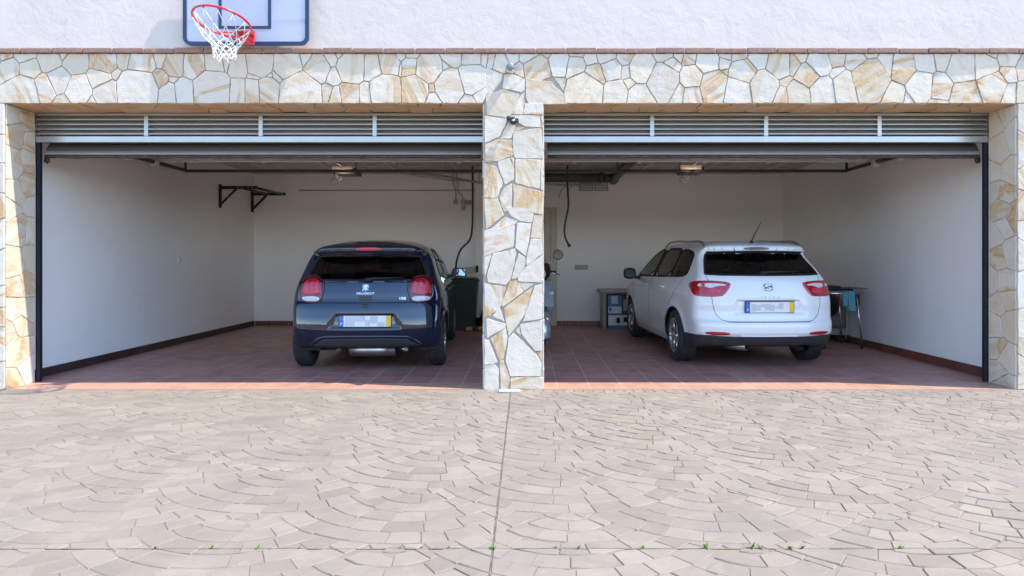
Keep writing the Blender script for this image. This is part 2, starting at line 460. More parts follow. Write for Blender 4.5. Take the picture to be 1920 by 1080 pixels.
MT = dict(
    courtesy=m_courtesy(),
    plaster=m_plaster(), inner=m_inner_wall(), stone=m_stone(), bounce_stone=m_stone('soffit_stone_painted_bounce', 0.75), mortar=m_mortar(), paving=m_paving(), joint=m_joint(),
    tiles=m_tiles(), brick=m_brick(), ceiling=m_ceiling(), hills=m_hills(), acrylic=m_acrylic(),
    skirt=mat('glazed_terracotta_skirting', (0.17, 0.055, 0.04), 0.35, var=0.3, scale=3),
    darkskirt=mat('dark_wood_skirting', (0.045, 0.026, 0.022), 0.45, var=0.4, scale=4),
    alu=mat('painted_aluminium', (0.43, 0.425, 0.42), 0.28, 0.55, var=0.05),
    slat=mat('grille_slat_paint', (0.42, 0.39, 0.35), 0.35, 0.4, var=0.06),
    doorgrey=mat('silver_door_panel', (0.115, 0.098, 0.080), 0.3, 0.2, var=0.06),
    panelback=mat('pale_panel_back', (0.70, 0.675, 0.66), 0.45, 0.2, var=0.08),
    navy=mat('dark_navy_metal', (0.014, 0.018, 0.032), 0.4, 0.2, var=0.25),
    seal=mat('perished_rubber_seal', (0.055, 0.042, 0.032), 0.8, var=0.6, scale=18, bump=0.8),
    darkmetal=mat('dark_track_steel', (0.085, 0.078, 0.07), 0.5, 0.5, var=0.3),
    white_plastic=mat('white_plastic', (0.70, 0.68, 0.64), 0.4, var=0.06),
    beige_plastic=mat('yellowed_plastic', (0.42, 0.37, 0.27), 0.45, var=0.15),
    black=mat('black_plastic', (0.012, 0.012, 0.013), 0.45, var=0.3),
    blacksteel=mat('black_powder_coat', (0.010, 0.010, 0.012), 0.35, 0.0, var=0.3),
    rubber=mat('tyre_rubber', (0.022, 0.023, 0.026), 0.75, var=0.35, scale=12, bump=0.3),
    chrome=mat('chrome', (0.75, 0.75, 0.76), 0.12, 1.0, var=0.03),
    steel=mat('brushed_steel', (0.48, 0.47, 0.46), 0.3, 1.0, var=0.1),
    alloy=mat('silver_alloy', (0.52, 0.52, 0.53), 0.25, 0.85, var=0.05),
    red=mat('red_powder_coat', (0.62, 0.018, 0.028), 0.3, var=0.06, coat=0.5),
    net=mat('white_cord', (0.78, 0.77, 0.72), 0.8, var=0.05),
    boardnavy=mat('navy_board_frame', (0.010, 0.030, 0.085), 0.35, var=0.1),
    boardgrey=mat('blue_grey_support_bar', (0.06, 0.11, 0.20), 0.4, var=0.1),
    binplastic=mat('dark_green_bin_plastic', (0.018, 0.030, 0.018), 0.5, var=0.2),
    pvc=mat('grey_drain_pipe', (0.085, 0.085, 0.09), 0.45, var=0.15),
    conduit=mat('pale_conduit', (0.46, 0.44, 0.41), 0.5, var=0.1),
    cream=mat('cream_door_paint', (0.56, 0.53, 0.44), 0.5, var=0.05),
    wood=mat('grey_worktop', (0.36, 0.33, 0.30), 0.5, var=0.25, scale=9),
    boxblue=mat('blue_printed_card', (0.03, 0.16, 0.42), 0.5, var=0.15),
    boxwhite=mat('white_printed_card', (0.62, 0.65, 0.70), 0.5, var=0.05),
    boxdark=mat('dark_printed_card', (0.05, 0.055, 0.06), 0.5, var=0.2),
    cloth=mat('pale_blue_cloth', (0.10, 0.36, 0.46), 0.85, var=0.15),
    leather=mat('tan_leather', (0.36, 0.27, 0.19), 0.7, var=0.2),
    brown=mat('brown_fabric', (0.075, 0.030, 0.024), 0.85, var=0.3),
    tube=mat('off_white_tube', (0.52, 0.48, 0.42), 0.5, var=0.1),
    greyplastic=mat('grey_plastic', (0.30, 0.29, 0.28), 0.5, var=0.1),
    enamel=mat('black_enamel', (0.008, 0.008, 0.009), 0.2, var=0.2, coat=0.6),
    weed=mat('fresh_green_leaf', (0.10, 0.20, 0.035), 0.6, var=0.4, scale=40),
    lamplens=mat('frosted_lens', (0.22, 0.235, 0.24), 0.2, 0.1, var=0.1),
    platewhite=mat('plate_white', (0.72, 0.72, 0.74), 0.35, var=0.02),
    plategrey=mat('plate_pale_grey', (0.52, 0.53, 0.57), 0.35, var=0.05),
    plateblue=mat('plate_blue', (0.01, 0.10, 0.55), 0.35, var=0.03),
    plateyellow=mat('plate_yellow', (0.75, 0.48, 0.02), 0.35, var=0.03),
    blackpaint=mat('gloss_black_paint', (0.0012, 0.010, 0.032), 0.09, metal=0.18, var=0.1, coat=1.0, ior=1.66, spec=0.2),
    whitepaint=mat('gloss_white_paint', (0.74, 0.74, 0.755), 0.3, var=0.01, coat=0.8),
    trim=mat('dark_bumper_plastic', (0.035, 0.036, 0.040), 0.5, var=0.1, bump=0.15, bscale=300),
    under=mat('underbody_black', (0.012, 0.011, 0.010), 0.8, var=0.4),
    lining=mat('cabin_lining', (0.07, 0.068, 0.068), 0.8, var=0.2),
    darkmirror=mat('dark_reflection_glass', (0.03, 0.035, 0.033), 0.15, 0.3, var=0.3),  # dark reflection put into the glass colour
    gap=mat('panel_shadow_gap', (0.004, 0.004, 0.005), 0.7, var=0.1),
    grey_gap=mat('grey_panel_gap', (0.09, 0.10, 0.11), 0.7, var=0.1),  # thin grey strips drawn along the panel gaps
    redlens=mat('red_lamp_lens', (0.40, 0.004, 0.014), 0.12, var=0.2, scale=25, coat=1.0),
    darklens=mat('dark_red_lamp_bezel', (0.07, 0.004, 0.012), 0.15, var=0.2, coat=1.0),
    pinklens=mat('bright_lamp_element', (0.50, 0.018, 0.055), 0.2, var=0.3, scale=30, coat=1.0),
    clearlens=mat('clear_lamp_lens', (0.66, 0.60, 0.60), 0.1, 0.15, var=0.2, scale=60, coat=1.0),
    mirrorglass=mat('mirror_glass', (0.50, 0.60, 0.60), 0.03, 1.0, var=0.02),
    scooterred=mat('red_scooter_paint', (0.45, 0.012, 0.012), 0.25, var=0.1, coat=1.0),
    scooterwhite=mat('silver_blue_scooter_paint', (0.42, 0.46, 0.52), 0.2, 0.5, var=0.08, coat=1.0),
    tintglass=m_glass('dark_tinted_glass', (0.10, 0.10, 0.11), ior=1.5),
    midglass=m_glass('grey_tinted_glass', (0.26, 0.27, 0.275), ior=1.5),
    paleglass=m_glass('light_tinted_glass', (0.50, 0.53, 0.53), ior=1.45),
    ground=mat('dry_ground', (0.30, 0.26, 0.20), 0.95, var=0.3, scale=0.4),
    joint_dark=mat('dirt_in_joint', (0.155, 0.128, 0.10), 0.95, var=0.5, scale=20),
    backing=mat('dark_mesh_backing', (0.20, 0.185, 0.16), 0.7, var=0.2),
    leadgrey=mat('concrete_core', (0.40, 0.38, 0.36), 0.9, var=0.1),
)

# ------------------------------------------------------------------ measured planes (metres)
def at(px, py, Y):
    """a photo measurement at depth Y, read as metres on that plane"""
    s = FPX / (Y - CAM_Y)
    return ((px - PX0) / s, CAM_Z + (PY0 - py) / s)

XL, XR = -4.715, 4.458          # jamb faces of the two end pillars
CL, CR = -0.377, 0.160          # centre pillar
ZL, ZS, ZB = 2.595, 3.047, 3.090  # lintel underside, top of the stone, top of the brick ledge
JD = 0.37                       # depth of the jambs
IL, IR, YB = -4.84, 4.60, 5.99  # inner side walls and back wall
ZC = 2.71                       # ceiling
END = 6.2                       # the facade runs on past the frame to here

# ------------------------------------------------------------------ polygons for stonework
def clip_half(poly, nx, ny, d):
    """keep nx*x + ny*y <= d"""
    out = []
    for i in range(len(poly)):
        a, b = poly[i], poly[(i + 1) % len(poly)]
        da, db = nx * a[0] + ny * a[1] - d, nx * b[0] + ny * b[1] - d
        if da <= 0: out.append(a)
        if da * db < 0:
            t = da / (da - db)
            out.append((a[0] + t * (b[0] - a[0]), a[1] + t * (b[1] - a[1])))
    return out

def clip_rect(poly, x0, x1, y0, y1):
    for n in ((-1, 0, -x0), (1, 0, x1), (0, -1, -y0), (0, 1, y1)):
        if len(poly) < 3: return []
        poly = clip_half(poly, *n)
    return poly

def area(p):
    return 0.5 * sum(p[i][0] * p[(i + 1) % len(p)][1] - p[(i + 1) % len(p)][0] * p[i][1] for i in range(len(p)))

def voronoi(seeds, x0, x1, y0, y1, wt=None):
    cells = []
    for i, (x, y) in enumerate(seeds):
        p = [(x0, y0), (x1, y0), (x1, y1), (x0, y1)]
        near = sorted((j for j in range(len(seeds)) if j != i), key=lambda j: (seeds[j][0] - x) ** 2 + (seeds[j][1] - y) ** 2)[:26]
        for j in near:
            u, v = seeds[j]
            nx, ny = u - x, v - y
            p = clip_half(p, nx, ny, (u * u + v * v - x * x - y * y + (wt[i] - wt[j] if wt else 0)) / 2)
            if len(p) < 3: break
        cells.append(p if len(p) >= 3 else None)
    return cells

def inset(poly, d):
    """convex inset by clipping with moved edges"""
    if area(poly) < 0: poly = poly[::-1]
    out = poly
    for i in range(len(poly)):
        a, b = poly[i], poly[(i + 1) % len(poly)]
        ex, ey = b[0] - a[0], b[1] - a[1]
        L = math.hypot(ex, ey)
        if L < 1e-6: continue
        nx, ny = ey / L, -ex / L
        out = clip_half(out, nx, ny, nx * a[0] + ny * a[1] - d)
        if len(out) < 3: return []
    # drop near-duplicate corners
    res = []
    for p in out:
        if not res or math.hypot(p[0] - res[-1][0], p[1] - res[-1][1]) > 1e-3: res.append(p)
    if len(res) > 2 and math.hypot(res[0][0] - res[-1][0], res[0][1] - res[-1][1]) < 1e-3: res.pop()
    return res if len(res) >= 3 else []

def roughen(poly, step, amp, rnd, cut=0.035):
    """cut the corners, then wobble the edges a little: a hand-broken outline"""
    P = []
    n = len(poly)
    for i in range(n):
        a, b, c = poly[i - 1], poly[i], poly[(i + 1) % n]
        la, lc = math.hypot(a[0] - b[0], a[1] - b[1]), math.hypot(c[0] - b[0], c[1] - b[1])
        k = min(cut * min(la, lc), 0.012)
        P.append((b[0] + (a[0] - b[0]) * k / la, b[1] + (a[1] - b[1]) * k / la))
        P.append((b[0] + (c[0] - b[0]) * k / lc, b[1] + (c[1] - b[1]) * k / lc))
    out = []
    for i in range(len(P)):
        a, b = P[i], P[(i + 1) % len(P)]
        L = math.hypot(b[0] - a[0], b[1] - a[1])
        m = max(1, int(L / step))
        ph = rnd.uniform(0, 6.28); fr = rnd.uniform(0.6, 1.4)
        for k in range(m):
            t = k / m
            w = amp * math.sin(PI * t) * math.sin(ph + fr * 6.28 * t) + (rnd.uniform(-0.3, 0.3) * amp if 0 < k else 0)
            nx, ny = (b[1] - a[1]) / max(L, 1e-6), -(b[0] - a[0]) / max(L, 1e-6)
            out.append((a[0] + (b[0] - a[0]) * t + nx * w, a[1] + (b[1] - a[1]) * t + ny * w))
    return out

def stone_slabs(mb, polys, place, rnd, thick=(0.009, 0.016), edge=0.003, sink=0.004):
    """polys -> slabs; place(a, b, h) maps wall coordinates and height above the mortar to the world"""
    for p in polys:
        if area(p) < 0: p = p[::-1]
        cx = sum(q[0] for q in p) / len(p); cy = sum(q[1] for q in p) / len(p)
        th = rnd.uniform(*thick)
        ta, tb = rnd.uniform(-0.018, 0.018), rnd.uniform(-0.018, 0.018)
        h = lambda q: th + ta * (q[0] - cx) + tb * (q[1] - cy)
        n = len(p)
        R = [[place(q[0], q[1], -sink) for q in p], [place(q[0], q[1], h(q) - edge) for q in p]]
        sh = []
        for q in p:
            dx, dy = q[0] - cx, q[1] - cy
            L = max(math.hypot(dx, dy), 1e-6)
            k = max(0.5, 1 - edge / L)
            sh.append((cx + dx * k, cy + dy * k))
        R.append([place(q[0], q[1], h(q)) for q in sh])
        vs = R[0] + R[1] + R[2]
        fs = [tuple(range(2 * n, 3 * n))]
        for r in range(2):
            for i in range(n):
                j = (i + 1) % n
                fs.append((r * n + i, r * n + j, (r + 1) * n + j, (r + 1) * n + i))
        mb.add(vs, fs)

# stones read off the photograph (photo units -> metres on the facade): boxes for the lintel, outlines for the centre pillar
def fx(px): return (px - PX0) / 206.8
def fz(py): return CAM_Z + (PY0 - py) / 206.8
SEEDS, WT = [], []
def S(items, ox, k):
    for it in items:
        if len(it) == 4: u, v, a, b = (it[0] + it[1]) / 2, (it[2] + it[3]) / 2, it[1] - it[0], it[3] - it[2]
        else: u, v, a, b = it[0], it[1], 46, 46
        SEEDS.append((fx(ox + u / k), fz(v / k)))
        WT.append(a * b / PI / (k * 206.8) ** 2 * 1.15)
S([(30,325),(75,210,308,345),(0,110,340,465),(115,215,340,450),(222,348,310,395),(0,240,455,595),(215,300,400,580),(275,390,380,530),(375,315),(355,500,312,405),(395,500,405,595),(500,670,310,400),(500,620,385,515),(520,550),(530,650,440,580),(645,418),(670,755,310,385),(690,905,320,410),(785,865,308,345),(660,895,410,590),(865,940,308,375),(845,945,400,505),(930,1038,308,430),(1040,1150,308,445),(900,990,462,578),(995,1088,440,580),(970,447),(1157,1250,308,430),(1255,1292,308,405),(1095,1290,410,592),(1300,1390,310,435),(1365,1555,308,410),(1400,1485,370,445),(1298,1380,440,580),(1382,1470,440,580),(1455,1555,430,580),(1515,430),(1545,1600,375,465),(1540,1700,308,435),(1690,1745,310,385),(1715,425),(1735,1840,308,480),(1550,1835,450,590),(1838,1895,308,390),(1840,1915,370,485),(1810,1870,475,550),(1870,1935,485,580),(1920,320),(335,395,535,582)], 0, 3)
S([(-20,145,308,460),(-10,100,465,580),(115,230,310,465),(105,205,460,580),(195,325,310,430),(330,318),(320,355,345,420),(345,432,330,435),(355,430,300,325),(150,340,430,590),(338,480,430,580),(435,550,305,480),(475,550,470,520),(480,550,520,578),(555,690,308,355),(553,600,345,415),(555,670,370,590),(670,797,305,368),(672,797,355,540),(680,745,530,575),(750,803,460,575),(795,825,305,375),(825,862,305,385),(865,928,305,405),(950,330),(975,1035,370,440),(985,1140,305,345),(1025,1188,335,460),(1190,1250,425,520),(1145,1170,310,345),(1165,1280,308,430),(1285,1355,305,325),(1265,1362,320,455),(1370,1430,320,380),(1365,1475,365,490),(1250,1480,435,580),(1425,1555,308,350),(1460,1572,345,450),(1560,1625,308,370),(1570,1642,368,440),(1485,1592,455,582),(1595,1655,440,498),(1640,1742,308,485),(1605,1755,490,580),(1755,1870,330,580),(1770,1870,308,340),(1800,1905,340,440),(1865,1940,430,580),(1905,330)], 640, 3)
S([(-10,70,310,370),(-15,105,368,525),(-10,105,450,575),(75,205,310,412),(210,265,310,335),(270,360,308,340),(185,265,340,390),(110,235,385,580),(205,262,390,425),(270,405,345,490),(370,475,312,385),(375,425,385,430),(228,392,435,580),(385,515,392,582),(480,605,310,440),(585,645,310,440),(525,630,440,485),(640,690,310,355),(512,600,485,580),(575,720,465,580),(640,765,360,500),(695,835,310,425),(800,905,310,372),(835,905,375,470),(720,852,430,582),(858,972,390,582),(920,1045,312,410),(930,980,400,480),(990,1075,308,335),(975,1125,320,582),(1110,1190,310,458),(1130,1240,460,580),(1175,1298,308,480),(1230,1280,465,500),(1240,1275,500,570),(1280,1392,370,582),(1300,1410,308,430),(1393,1492,395,575),(1415,1508,308,395),(1395,1470,550,580),(1495,1642,308,470),(1488,1690,475,582),(1640,1752,308,465),(1675,1797,390,575),(1680,1770,308,335),(1780,1870,365,465),(1795,1872,468,572),(1755,1900,308,372),(1872,2000,340,450),(1880,2000,460,590)], 1280, 3)
PILLAR = []
for ox, oy, k, L in ((880, 80, 3.275, [
    [(85,155),(205,195),(195,235),(140,310),(95,318)], [(215,200),(250,193),(338,228),(335,295),(320,305),(205,282)],
    [(105,325),(205,287),(310,320),(245,465),(110,440)], [(320,317),(340,307),(332,440),(252,440)], [(343,375),(453,378),(453,443),(337,440)],
    [(347,225),(505,245),(523,275),(600,330),(600,376),(370,376),(349,340)], [(95,450),(235,472),(185,575),(97,615)],
    [(250,448),(432,450),(435,520),(340,512),(300,490)], [(243,482),(283,512),(257,585),(190,590)], [(290,520),(338,518),(325,533),(278,545)],
    [(275,550),(440,527),(449,712),(280,708),(268,620)], [(100,627),(180,597),(258,600),(272,690),(180,725),(100,733)],
    [(177,735),(245,712),(275,780),(272,840),(220,870),(190,790)], [(285,718),(437,722),(434,895),(285,862)],
    [(93,742),(165,765),(205,860),(170,950),(93,952)], [(270,868),(450,920),(450,1055),(275,1020)], [(215,890),(262,868),(260,1020),(215,1038),(187,950)],
    [(442,455),(453,455),(453,520),(442,522)], [(255,705),(273,715),(275,770)], [(440,730),(453,725),(453,905),(440,900)],
    [(33,345),(75,235),(92,300),(100,330),(45,368)]]),
  (820, 400, 3.0, [
    [(266,-80),(338,-80),(373,10),(275,90)], [(300,88),(385,22),(455,42),(440,58)], [(385,-35),(560,-20),(540,0),(530,50),(470,43),(420,18)],
    [(545,12),(587,12),(585,140),(525,135)], [(266,97),(433,64),(430,188),(320,218),(266,240)], [(450,57),(528,60),(498,240),(440,190)],
    [(525,147),(587,147),(587,228),(502,293),(505,240)], [(407,210),(438,197),(443,225),(435,265),(420,250)], [(266,247),(306,228),(276,330),(266,375)],
    [(313,227),(400,214),(435,275),(408,370),(385,402),(287,385),(283,340)], [(457,227),(493,250),(491,300),(450,362),(417,370),(440,285)],
    [(500,303),(588,237),(590,388),(457,380),(457,357)], [(266,393),(385,412),(358,520),(300,575),(266,580)], [(407,382),(448,378),(483,440),(372,523),(362,513)],
    [(457,387),(545,397),(490,433)], [(377,532),(538,412),(500,560),(402,688),(387,600)], [(547,410),(589,400),(588,590),(482,606),(502,550)],
    [(312,577),(350,528),(378,608)], [(277,592),(384,622),(380,643),(282,698)], [(467,627),(588,600),(587,770),(550,770),(477,680)],
    [(442,660),(465,634),(470,688)], [(302,705),(385,648),(393,700),(373,818),(352,823)], [(266,712),(290,718),(338,835),(266,850)],
    [(402,700),(430,675),(553,790),(580,842),(578,913),(412,913),(386,830)], [(559,782),(586,776),(584,830)], [(266,857),(320,845),(343,880),(343,993),(266,993)],
    [(352,832),(373,828),(406,920),(403,993),(357,993)], [(415,924),(589,922),(589,990),(412,990)]])):
    for P in L:
        PILLAR.append([(fx(ox + u / k), fz(oy + v / k)) for u, v in P])
rs = random.Random(5)
for sgn in (-1, 1):                                    # the run of the lintel beyond the frame
    lo, hi = (-END, -4.80) if sgn < 0 else (4.75, END)
    for _ in range(24): SEEDS.append((rs.uniform(lo, hi), rs.uniform(ZL, ZS))); WT.append(0.006)
for P in PILLAR[:6]:                                    # the traced stones hold their ground in the lintel's division
    cx_, cz_ = sum(q[0] for q in P) / len(P), sum(q[1] for q in P) / len(P)
    SEEDS.append((cx_, cz_)); WT.append(abs(area(P)) / PI * 1.15)
NSKIP = 6
lintel_polys, pillar_polys = [], []
cells = voronoi(SEEDS, -END, END, 1.9, ZS, WT)
for i, c in enumerate(cells):
    if not c or i >= len(SEEDS) - NSKIP: continue
    if CL - .02 < SEEDS[i][0] < fx(1041) and SEEDS[i][1] < fz(142): continue
    q = clip_rect(c, -END, END, ZL, ZS)
    if len(q) >= 3:
        q = inset(q, 0.0037)
        if len(q) >= 3 and abs(area(q)) > 4e-4: lintel_polys.append(roughen(q, 0.03, 0.003, rs))
for P in PILLAR:
    if area(P) < 0: P = P[::-1]
    cx_, cz_ = sum(q[0] for q in P) / len(P), sum(q[1] for q in P) / len(P)
    P = [(q[0] + (q[0] - cx_) * 0.0052 / max(.01, math.hypot(q[0] - cx_, q[1] - cz_)), q[1] + (q[1] - cz_) * 0.0052 / max(.01, math.hypot(q[0] - cx_, q[1] - cz_))) for q in P]
    if max(q[1] for q in P) < ZL + .02: P = clip_rect(P, CL, CR, 0.0, 3.2)
    if len(P) >= 3: pillar_polys.append(roughen(P, 0.03, 0.003, rs, 0.05))

def random_cells(x0, x1, y0, y1, size, rnd):
    nx, ny = max(1, round((x1 - x0) / size)), max(1, round((y1 - y0) / size))
    sd = [(x0 + (i + 0.5 + rnd.uniform(-0.42, 0.42)) * (x1 - x0) / nx, y0 + (j + 0.5 + rnd.uniform(-0.42, 0.42)) * (y1 - y0) / ny) for i in range(nx) for j in range(ny)]
    out = []
    for c in voronoi(sd, x0, x1, y0, y1):
        if not c: continue
        q = inset(c, 0.0037)
        if len(q) >= 3 and abs(area(q)) > 4e-4: out.append(roughen(q, 0.03, 0.003, rnd))
    return out

# ------------------------------------------------------------------ setting
me_ground = MB()
N = 24
me_ground.add([(-900, -900, -0.03), (900, -900, -0.03), (900, 900, -0.03), (-900, 900, -0.03)], [(0, 1, 2, 3)])
tag(me_ground.build('ground', MT['ground']), kind='structure')

hv, hf = [], []
NA, NR = 120, 8
for i in range(NA + 1):
    a = PI + PI * (i / NA) * 1.0
    ridge = 7 + 6 * (0.5 + 0.5 * math.sin(a * 3.1 + 0.6)) + 4 * math.sin(a * 7.7 + 1.9) + 2 * math.sin(a * 17.0) + 1.5 * math.sin(a * 41)
    for j in range(NR + 1):
        t = j / NR
        rr = 150 + 260 * t
        hv.append((rr * math.cos(a), rr * math.sin(a) - 20, -4 + (ridge + 4) * math.sin(t * PI / 2) ** 1.2 + random.uniform(-1, 1) * (0 < j)))
for i in range(NA):
    for j in range(NR):
        a = i * (NR + 1) + j
        hf.append((a, a + 1, a + NR + 2, a + NR + 1))
tag(mesh_obj('hills', hv, hf, MT['hills'], smooth=True), kind='structure')

# driveway: stamped fans of setts, clipped to the two control joints, every sett a raised slab
R0, WF, HF, DR = 0.73, 1.46, 0.345, 0.1205
FX, FY = 0.195, -2.29
rp = random.Random(3)
JX, JY = -0.133, -3.41
X0, X1, Y0, Y1 = -7.5, 7.5, -8.2, -0.125
polys = []
j0, j1 = int((Y0 - FY) / HF) - 1, int((Y1 - FY + R0) / HF) + 3
def centre(i, j): return (FX + i * WF + (j % 2) * WF / 2, FY + j * HF)
for j in range(j0, j1 + 1):
    for i in range(-6, 7):
        cx, cy = centre(i, j)
        if cx < X0 - R0 or cx > X1 + R0: continue
        over = []
        for dj in (1, 2, 3, 4):
            for di in (-2, -1, 0, 1, 2):
                u, v = centre(i + di, j + dj)
                if 0 < math.hypot(u - cx, v - cy) < 2 * R0: over.append((u, v))
        nring = 6
        for k in range(nring):
            ro, ri = R0 - k * DR, R0 - (k + 1) * DR
            if ri < 0.005: ri = 0.0
            n = max(3, round(PI * (ro + ri) / 2 / rp.uniform(0.135, 0.165)))
            a = PI + rp.uniform(-0.3, 0.0)
            cuts = [PI - 0.25]
            for q in range(n + 1): cuts.append(PI + (q + rp.uniform(-0.2, 0.2)) * PI / n)
            cuts.append(2 * PI + 0.25)
            for q in range(len(cuts) - 1):
                a0, a1 = cuts[q], cuts[q + 1]
                if a1 - a0 < 0.05: continue
                m = 3
                jr = rp.uniform(-0.006, 0.006)
                P = [(cx + (ro + jr) * math.cos(a0 + (a1 - a0) * t / m), cy + (ro + jr) * math.sin(a0 + (a1 - a0) * t / m)) for t in range(m + 1)]
                if ri > 0: P += [(cx + (ri + jr) * math.cos(a1 - (a1 - a0) * t / m), cy + (ri + jr) * math.sin(a1 - (a1 - a0) * t / m)) for t in range(m + 1)]
                else: P.append((cx, cy))
                gx = sum(p[0] for p in P) / len(P); gy = sum(p[1] for p in P) / len(P)
                if any(math.hypot(gx - u, gy - v) < R0 - 0.035 for u, v in over): continue
                for u, v in over:
                    dx, dy = gx - u, gy - v
                    L = math.hypot(dx, dy)
                    if L < R0 + 0.2 and L > 1e-3:
                        nx, ny = -dx / L, -dy / L
                        P = clip_half(P, nx, ny, nx * u + ny * v - R0)
                        if len(P) < 3: break
                if len(P) < 3: continue
                P = clip_rect(P, X0, X1, Y0, Y1)
                if len(P) < 3: continue
                for sx in (-1, 1):
                    Q = clip_half(P, sx, 0, sx * JX - 0.002)
                    if len(Q) < 3: continue
                    for sy in (-1, 1):
                        T_ = clip_half(Q, 0, sy, sy * JY - 0.002)
                        if len(T_) >= 3: polys.append(T_)
x = X0
while x < X1:                                          # soldier course along the threshold
    w = rp.uniform(0.078, 0.094)
    sk = 0.035 * min(1, max(0, (x - 0.6) / 1.5))
    polys.append([(x + sk * 1.6, -0.122), (x + w + sk * 1.6, -0.122), (x + w, -0.012), (x, -0.012)])
    x += w
drive = MB()
for P in polys:
    gx = sum(p[0] for p in P) / len(P); gy = sum(p[1] for p in P) / len(P)
    fade = 0.5 + 0.5 * math.sin(gx * 1.3 + 0.8) * math.sin(gy * 1.7 + gx * 0.5)
    fade = min(1.0, max(0.0, 0.7 * fade + 0.62 * min(1, max(0, (-0.3 - gx) / 1.8)) + 0.12))  # setts worn flatter with narrower joints, more so to the left
    g = 0.0027 - 0.0018 * fade + rp.uniform(-0.0006, 0.0006)
    q = inset(P, max(0.0008, g))
    if len(q) < 3 or abs(area(q)) < 6e-4: continue
    q = [(u + rp.uniform(-0.002, 0.002), v + rp.uniform(-0.002, 0.002)) for u, v in q]
    stone_slabs(drive, [q], lambda a, b, h: (a, b, h), rp, thick=(0.0028 + 0.0022 * (1 - fade), 0.0036 + 0.0050 * (1 - fade)), edge=0.0038, sink=0.003)
d_o = drive.build('driveway', MT['paving'])
d_o['kind'] = 'structure'
jt = MB(); jt.box(JX - 0.0022, JX + 0.0022, Y0, -0.13, -0.01, 0.0034); jt.box(X0, X1, JY - 0.0028, JY + 0.0028, -0.01, 0.0032)
tag(jt.build('driveway_control_joint', MT['joint_dark']), kind='structure')
b_ = MB()
b_.add([(-14, -14, 0), (14, -14, 0), (14, -0.0, 0), (-14, -0.0, 0)], [(0, 1, 2, 3)])
jo = b_.build('driveway_surface', MT['joint']); jo['kind'] = 'structure'
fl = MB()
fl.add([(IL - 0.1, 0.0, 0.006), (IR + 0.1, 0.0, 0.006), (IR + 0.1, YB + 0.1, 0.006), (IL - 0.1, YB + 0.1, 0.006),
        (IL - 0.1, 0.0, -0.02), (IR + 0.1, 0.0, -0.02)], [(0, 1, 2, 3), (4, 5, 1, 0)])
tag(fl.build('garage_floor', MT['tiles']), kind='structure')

# ------------------------------------------------------------------ the garage building
G = thing('garage_building', (0, 0, 0), 'white plastered double garage with a crazy paving stone front and two open bays', 'garage')
mb = MB()
mb.box(-END, END, 0.0, YB + 0.3, ZS + 0.002, 5.4)
mb.build('upper_wall', MT['plaster'], G)
mb = MB(); mb.box(-END - 0.25, END + 0.25, 0.02, YB + 0.5, 5.402, 5.58, 0.02)
mb.build('roof_slab', MT['leadgrey'], G)

lint = MB(); lint.box(-END, END, 0.0, JD, ZL + 0.012, ZS)
lo = lint.build('lintel', MT['mortar'], G)
st = MB()
stone_slabs(st, lintel_polys, lambda a, b, h: (a, -h, b), rs)
st.build('stone_cladding', MT['stone'], lo)
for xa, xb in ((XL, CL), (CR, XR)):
    so_ = MB(); stone_slabs(so_, random_cells(xa, xb, 0.0, JD, 0.22, rs), lambda a, b, h: (a, b, ZL + 0.012 - h), rs); so_.build('soffit_cladding', MT['bounce_stone'], lo)  # soffit stones carry the floor's warm bounce in their colour

def pillar(x0, x1, inner, front):
    p = MB(); p.box(x0, x1, 0.0, JD, -0.02, ZL + 0.0115)
    po = p.build('pillar', MT['mortar'], G)
    s = MB()
    stone_slabs(s, front, lambda a, b, h: (a, -h, b), rs)
    for xf, sg in inner:
        stone_slabs(s, random_cells(0.002, JD, 0.0, ZL, 0.21, rs), lambda a, b, h: (xf + sg * h, a, b), rs, thick=(0.006, 0.010))
    s.build('stone_cladding', MT['stone'], po)
pillar(CL, CR, [(CL, -1), (CR, 1)], pillar_polys)
pillar(-END, XL, [(XL, 1)], random_cells(-END, XL, 0.0, ZL, 0.25, rs))
pillar(XR, END, [(XR, -1)], random_cells(XR, END, 0.0, ZL, 0.25, rs))

br = MB()                                              # thin brick ledge between stone and plaster
x = -END
while x < END:
    w = rs.uniform(0.262, 0.285)
    z1 = ZB + rs.uniform(-0.003, 0.004)
    br.box(x + 0.005, x + w - 0.005, -0.034 + rs.uniform(-0.006, 0.004), 0.05, ZS + 0.001, z1, 0.006)
    x += w
br.build('brick_ledge', MT['brick'], G)
mj = MB(); mj.box(-END, END, -0.018, 0.04, ZS + 0.003, ZB - 0.004)
mj.build('ledge_mortar', MT['plaster'], G)

w = MB(); w.box(IL - 0.3, IL, JD + 0.003, YB + 0.3, -0.02, ZS + 0.001); w.build('side_wall', MT['inner'], G)
w = MB(); w.box(IR, IR + 0.3, JD + 0.003, YB + 0.3, -0.02, ZS + 0.001); w.build('side_wall', MT['inner'], G)
w = MB(); w.box(IL, IR, YB, YB + 0.3, -0.02, ZS + 0.001); w.build('back_wall', MT['inner'], G)
w = MB(); w.box(-0.88, 0.09, YB - 0.14, YB - 0.001, 0.0, ZC - 0.002, 0.004); w.build('pilaster', MT['inner'], G)
c_ = MB()
c_.box(IL, IR, JD + 0.003, YB, ZC, ZC + 0.08)
co_ = c_.build('ceiling', MT['ceiling'], G)
cb = MB()
for k in range(9):                                     # board joints and battens on the ceiling
    xx = IL + (k + 0.5) * (IR - IL) / 9
    cb.box(xx - 0.02, xx + 0.02, 0.7, YB - 0.005, ZC - 0.012, ZC + 0.002)
cb.build('ceiling_batten', MT['panelback'], co_)
sk = MB(); sk.box(IL + 0.001, IL + 0.016, JD + 0.13, YB - 0.02, 0.007, 0.095, 0.004); sk.build('skirting', MT['darkskirt'], G)
sk = MB()
